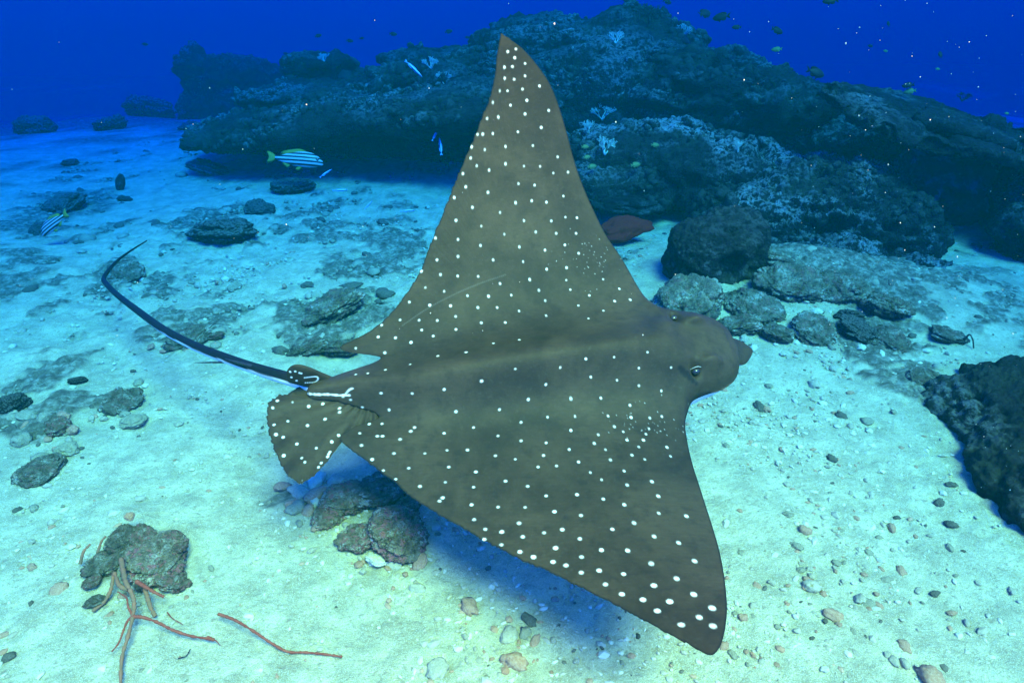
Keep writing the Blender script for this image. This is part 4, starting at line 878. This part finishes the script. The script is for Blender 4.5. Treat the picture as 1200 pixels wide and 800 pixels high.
slim_f = [('tail_fin', [(-.38, .01), (-.46, .05), (-.53, .06), (-.50, 0), (-.53, -.06), (-.46, -.05), (-.38, -.01)]), ('dorsal_fin', [(.2, .05), (.05, .085), (-.2, .075), (-.33, .05), (-.3, .02), (0, .045)]), ('anal_fin', [(0, -.045), (-.15, -.075), (-.3, -.05), (-.3, -.02)])]
CR, CU, CF = Vector((1, 0, 0)), Vector((0, math.sin(PITCH), math.cos(PITCH))), Vector((0, math.cos(PITCH), -math.sin(PITCH)))
def pose_fish(o, px, py, fwd, lpx, ang, yaw=0, bank=0):
    """ang: heading in the picture plane (0 right, 90 up); yaw turns it away from the viewer"""
    p = W(px, py, fwd); a = math.radians(ang); yw = math.radians(yaw)
    hx = (CR * math.cos(a) + CU * math.sin(a)) * math.cos(yw) + CF * math.sin(yw)
    up = CU * math.cos(a) - CR * math.sin(a)
    if math.cos(a) < 0: up = -up
    up = (up - hx * up.dot(hx)).normalized(); up = Matrix.Rotation(math.radians(bank), 3, hx) @ up; y = up.cross(hx)
    s = lpx * px2m(p) / max(.35, math.cos(yw)); M = Matrix((hx, y, up)).transposed().to_4x4()
    o.matrix_world = Matrix.Translation(p) @ M @ Matrix.Scale(s, 4)
protos = {}
def fish(kind, label, cat, group, *pose):
    name, prof, fins, mb, mf, eye = kind
    if name + mb.name not in protos: protos[name + mb.name] = o = make_fish(name, prof, fins, mb, mf, eye)
    else: o = copy_tree(protos[name + mb.name])
    tag(o, label, cat, group); o.location = (0, 0, 0); pose_fish(o, *pose); return o
SWEET = ('sweetlips_fish', long_, long_f, M_SWEET, M_YELLOW, (.39, .02, .03)); DAMSEL = ('damselfish', oval, oval_f, M_DAMSEL, M_DFIN, (.36, .05, .035))
GREEN = ('green_damselfish', oval, oval_f, M_GREEN, M_GREEN, (.36, .05, .035)); BLUE = ('slender_fish', slim, slim_f, M_BLUE, M_BLUEFIN, (.4, .01, .02))
fish(SWEET, 'striped yellow-finned fish hovering in the shade under the reef ledge', 'fish', None, 347, 187, 5.6, 62, -3, 8)
fish(SWEET, 'striped fish swimming nose down over the open blue sand', 'fish', None, 63, 262, 4.35, 46, 208, 20)
GB = 'slender blue fish around the reef ledge'
for lab, pose in (('slender blue fish slanting down in front of the upper ledge', (485, 81, 6.2, 24, -40, 20)), ('slender silvery fish standing upright under the ledge', (510, 158, 5.8, 17, 68, 20)), ('slender pale fish hanging head up beside the upright silvery one', (516, 171, 5.8, 24, 98, 20)), ('slender blue fish just below the striped yellow-finned fish', (382, 203, 5.6, 17, 38, 10)), ('slender fish lying level above the shaded sand', (399, 223, 5.3, 17, 5, 10)), ('slender blue fish slanting over the shaded sand edge', (432, 240, 5.0, 13, 50, 10)), ('slender blue fish close to the ray wing edge', (478, 247, 4.8, 17, 5, 10))):
    fish(BLUE, lab, 'fish', GB, *pose)
GD = 'dark damselfish over the reef'
damsels = [(956, 85, 5.2, 23, -12, 15), (826, 16, 6.2, 18, 30, 35), (845, 20, 6.2, 17, 176, 30), (863, 32, 6.4, 10, 170, 20), (911, 36, 6.0, 15, -10, 20), (973, 1, 5.6, 16, 175, 20), (1064, 100, 5.4, 12, 180, 20), (1102, 64, 5.6, 9, 80, 20), (873, 68, 7.0, 7, 10, 20), (803, 48, 6.8, 13, 0, 40), (782, 2, 7.0, 11, 0, 30), (1196, 157, 5.2, 14, 180, 30), (733, 0, 7.4, 9, 0, 20), (1041, 28, 7.4, 7, 90, 10), (1020, 54, 7.4, 7, 0, 10), (1193, 190, 5.0, 8, 90, 20),
           (373, 42, 9, 8, 20, 10), (410, 48, 9, 8, 0, 10), (424, 45, 9, 6, 180, 10), (461, 40, 9, 9, 0, 10), (526, 37, 9, 9, 20, 10), (335, 63, 9.5, 6, 0, 10), (170, 52, 10, 7, 0, 10), (548, 44, 8.6, 6, 0, 10)]
for k, ps in enumerate(damsels):
    lab = 'oval black damselfish hanging just above the tip of the table coral' if k == 0 else 'small dark damselfish silhouetted in the blue water above the reef'
    x, y = ps[:2]; way = 'facing left' if abs(ps[4]) > 120 else 'pointing upward' if 60 < ps[4] < 120 else 'facing right'
    if k: lab = '%s dark damselfish %s %s' % ('medium' if ps[3] > 11 else 'tiny', way, 'over the long low ledge' if x < 560 else 'beside the reef crest' if x < 815 else 'in open water above the reef shoulder' if x < 940 else 'in open water above the table coral')
    fish(DAMSEL, lab, 'fish', GD, *ps)
GG = 'green damselfish near the reef'
for ps in [(910, 58, 6.2, 11, 175, 20), (1066, 107, 5.4, 12, 180, 20), (1099, 81, 6.0, 6, 0, 10), (1038, 60, 6.8, 6, 0, 10), (686, 172, 5.0, 9, 10, 20), (688, 184, 5.0, 9, 20, 20), (694, 195, 5.0, 11, 15, 20), (745, 193, 5.0, 12, 15, 20), (768, 170, 5.2, 10, 5, 20), (1180, 133, 5.2, 6, 0, 10)]:
    fish(GREEN, 'small yellow-green damselfish ' + ('near the pale soft corals' if ps[0] < 780 else 'on the top of the table coral' if ps[1] > 100 else 'in open water above the reef'), 'fish', GG, *ps)

# ------------------------------------------------------------------ drifting particles and the water itself
parts = []; vv, ff = ICO[1]
for _ in range(270):
    px, py = (random.uniform(0, 1200), random.uniform(-20, 420)) if random.random() < .3 else (random.gauss(1110, 100), random.uniform(0, 640)); fw = random.uniform(.9, 3.6)
    if py > 300: fw = min(fw, 1.6)
    p = W(px, py, fw); r = random.uniform(.35, 1.0) * px2m(p) * random.choice((.4, .5, .6, .9))
    parts.append((vv * r * np.array([1, 1, random.uniform(1, 1.8)]) + np.array(p[:]), [], ff))
v, f = join(parts); o = obj('drifting_particles', mesh_np('drifting_particles', v, f), plain_material('plankton', (.3, .28, .22), (.5, .47, .4), 20, .8)); tag(o, 'pale specks of plankton drifting in the water', 'plankton', kind='stuff')

bz0, bz1 = -10.9, 1.72
bm = bmesh.new(); bmesh.ops.create_cube(bm, size=1)
for vert in bm.verts: vert.co = Vector((vert.co.x * 500, vert.co.y * 330 + 150, bz0 if vert.co.z < 0 else bz1))
me = bpy.data.meshes.new('haze'); bm.to_mesh(me); bm.free()
hm = bpy.data.materials.new('sea_water'); hm.use_nodes = True; ht = hm.node_tree; ht.nodes.remove(ht.nodes['Principled BSDF'])
vol = ht.nodes.new('ShaderNodeVolumePrincipled'); ht.links.new(vol.outputs[0], ht.nodes['Material Output'].inputs['Volume'])
D = WATER_EXT[0]; wc_ = [s / D for s in WATER_SCA]; ab = [1 - (WATER_EXT[i] - WATER_SCA[i]) / D / (1 - wc_[i]) for i in range(3)]
vol.inputs['Density'].default_value = D; vol.inputs['Color'].default_value = (*wc_, 1); vol.inputs['Absorption Color'].default_value = (*[max(0, a) ** 2 for a in ab], 1); vol.inputs['Anisotropy'].default_value = -.25
hz = obj('haze', me, hm); tag(hz, kind='stuff')
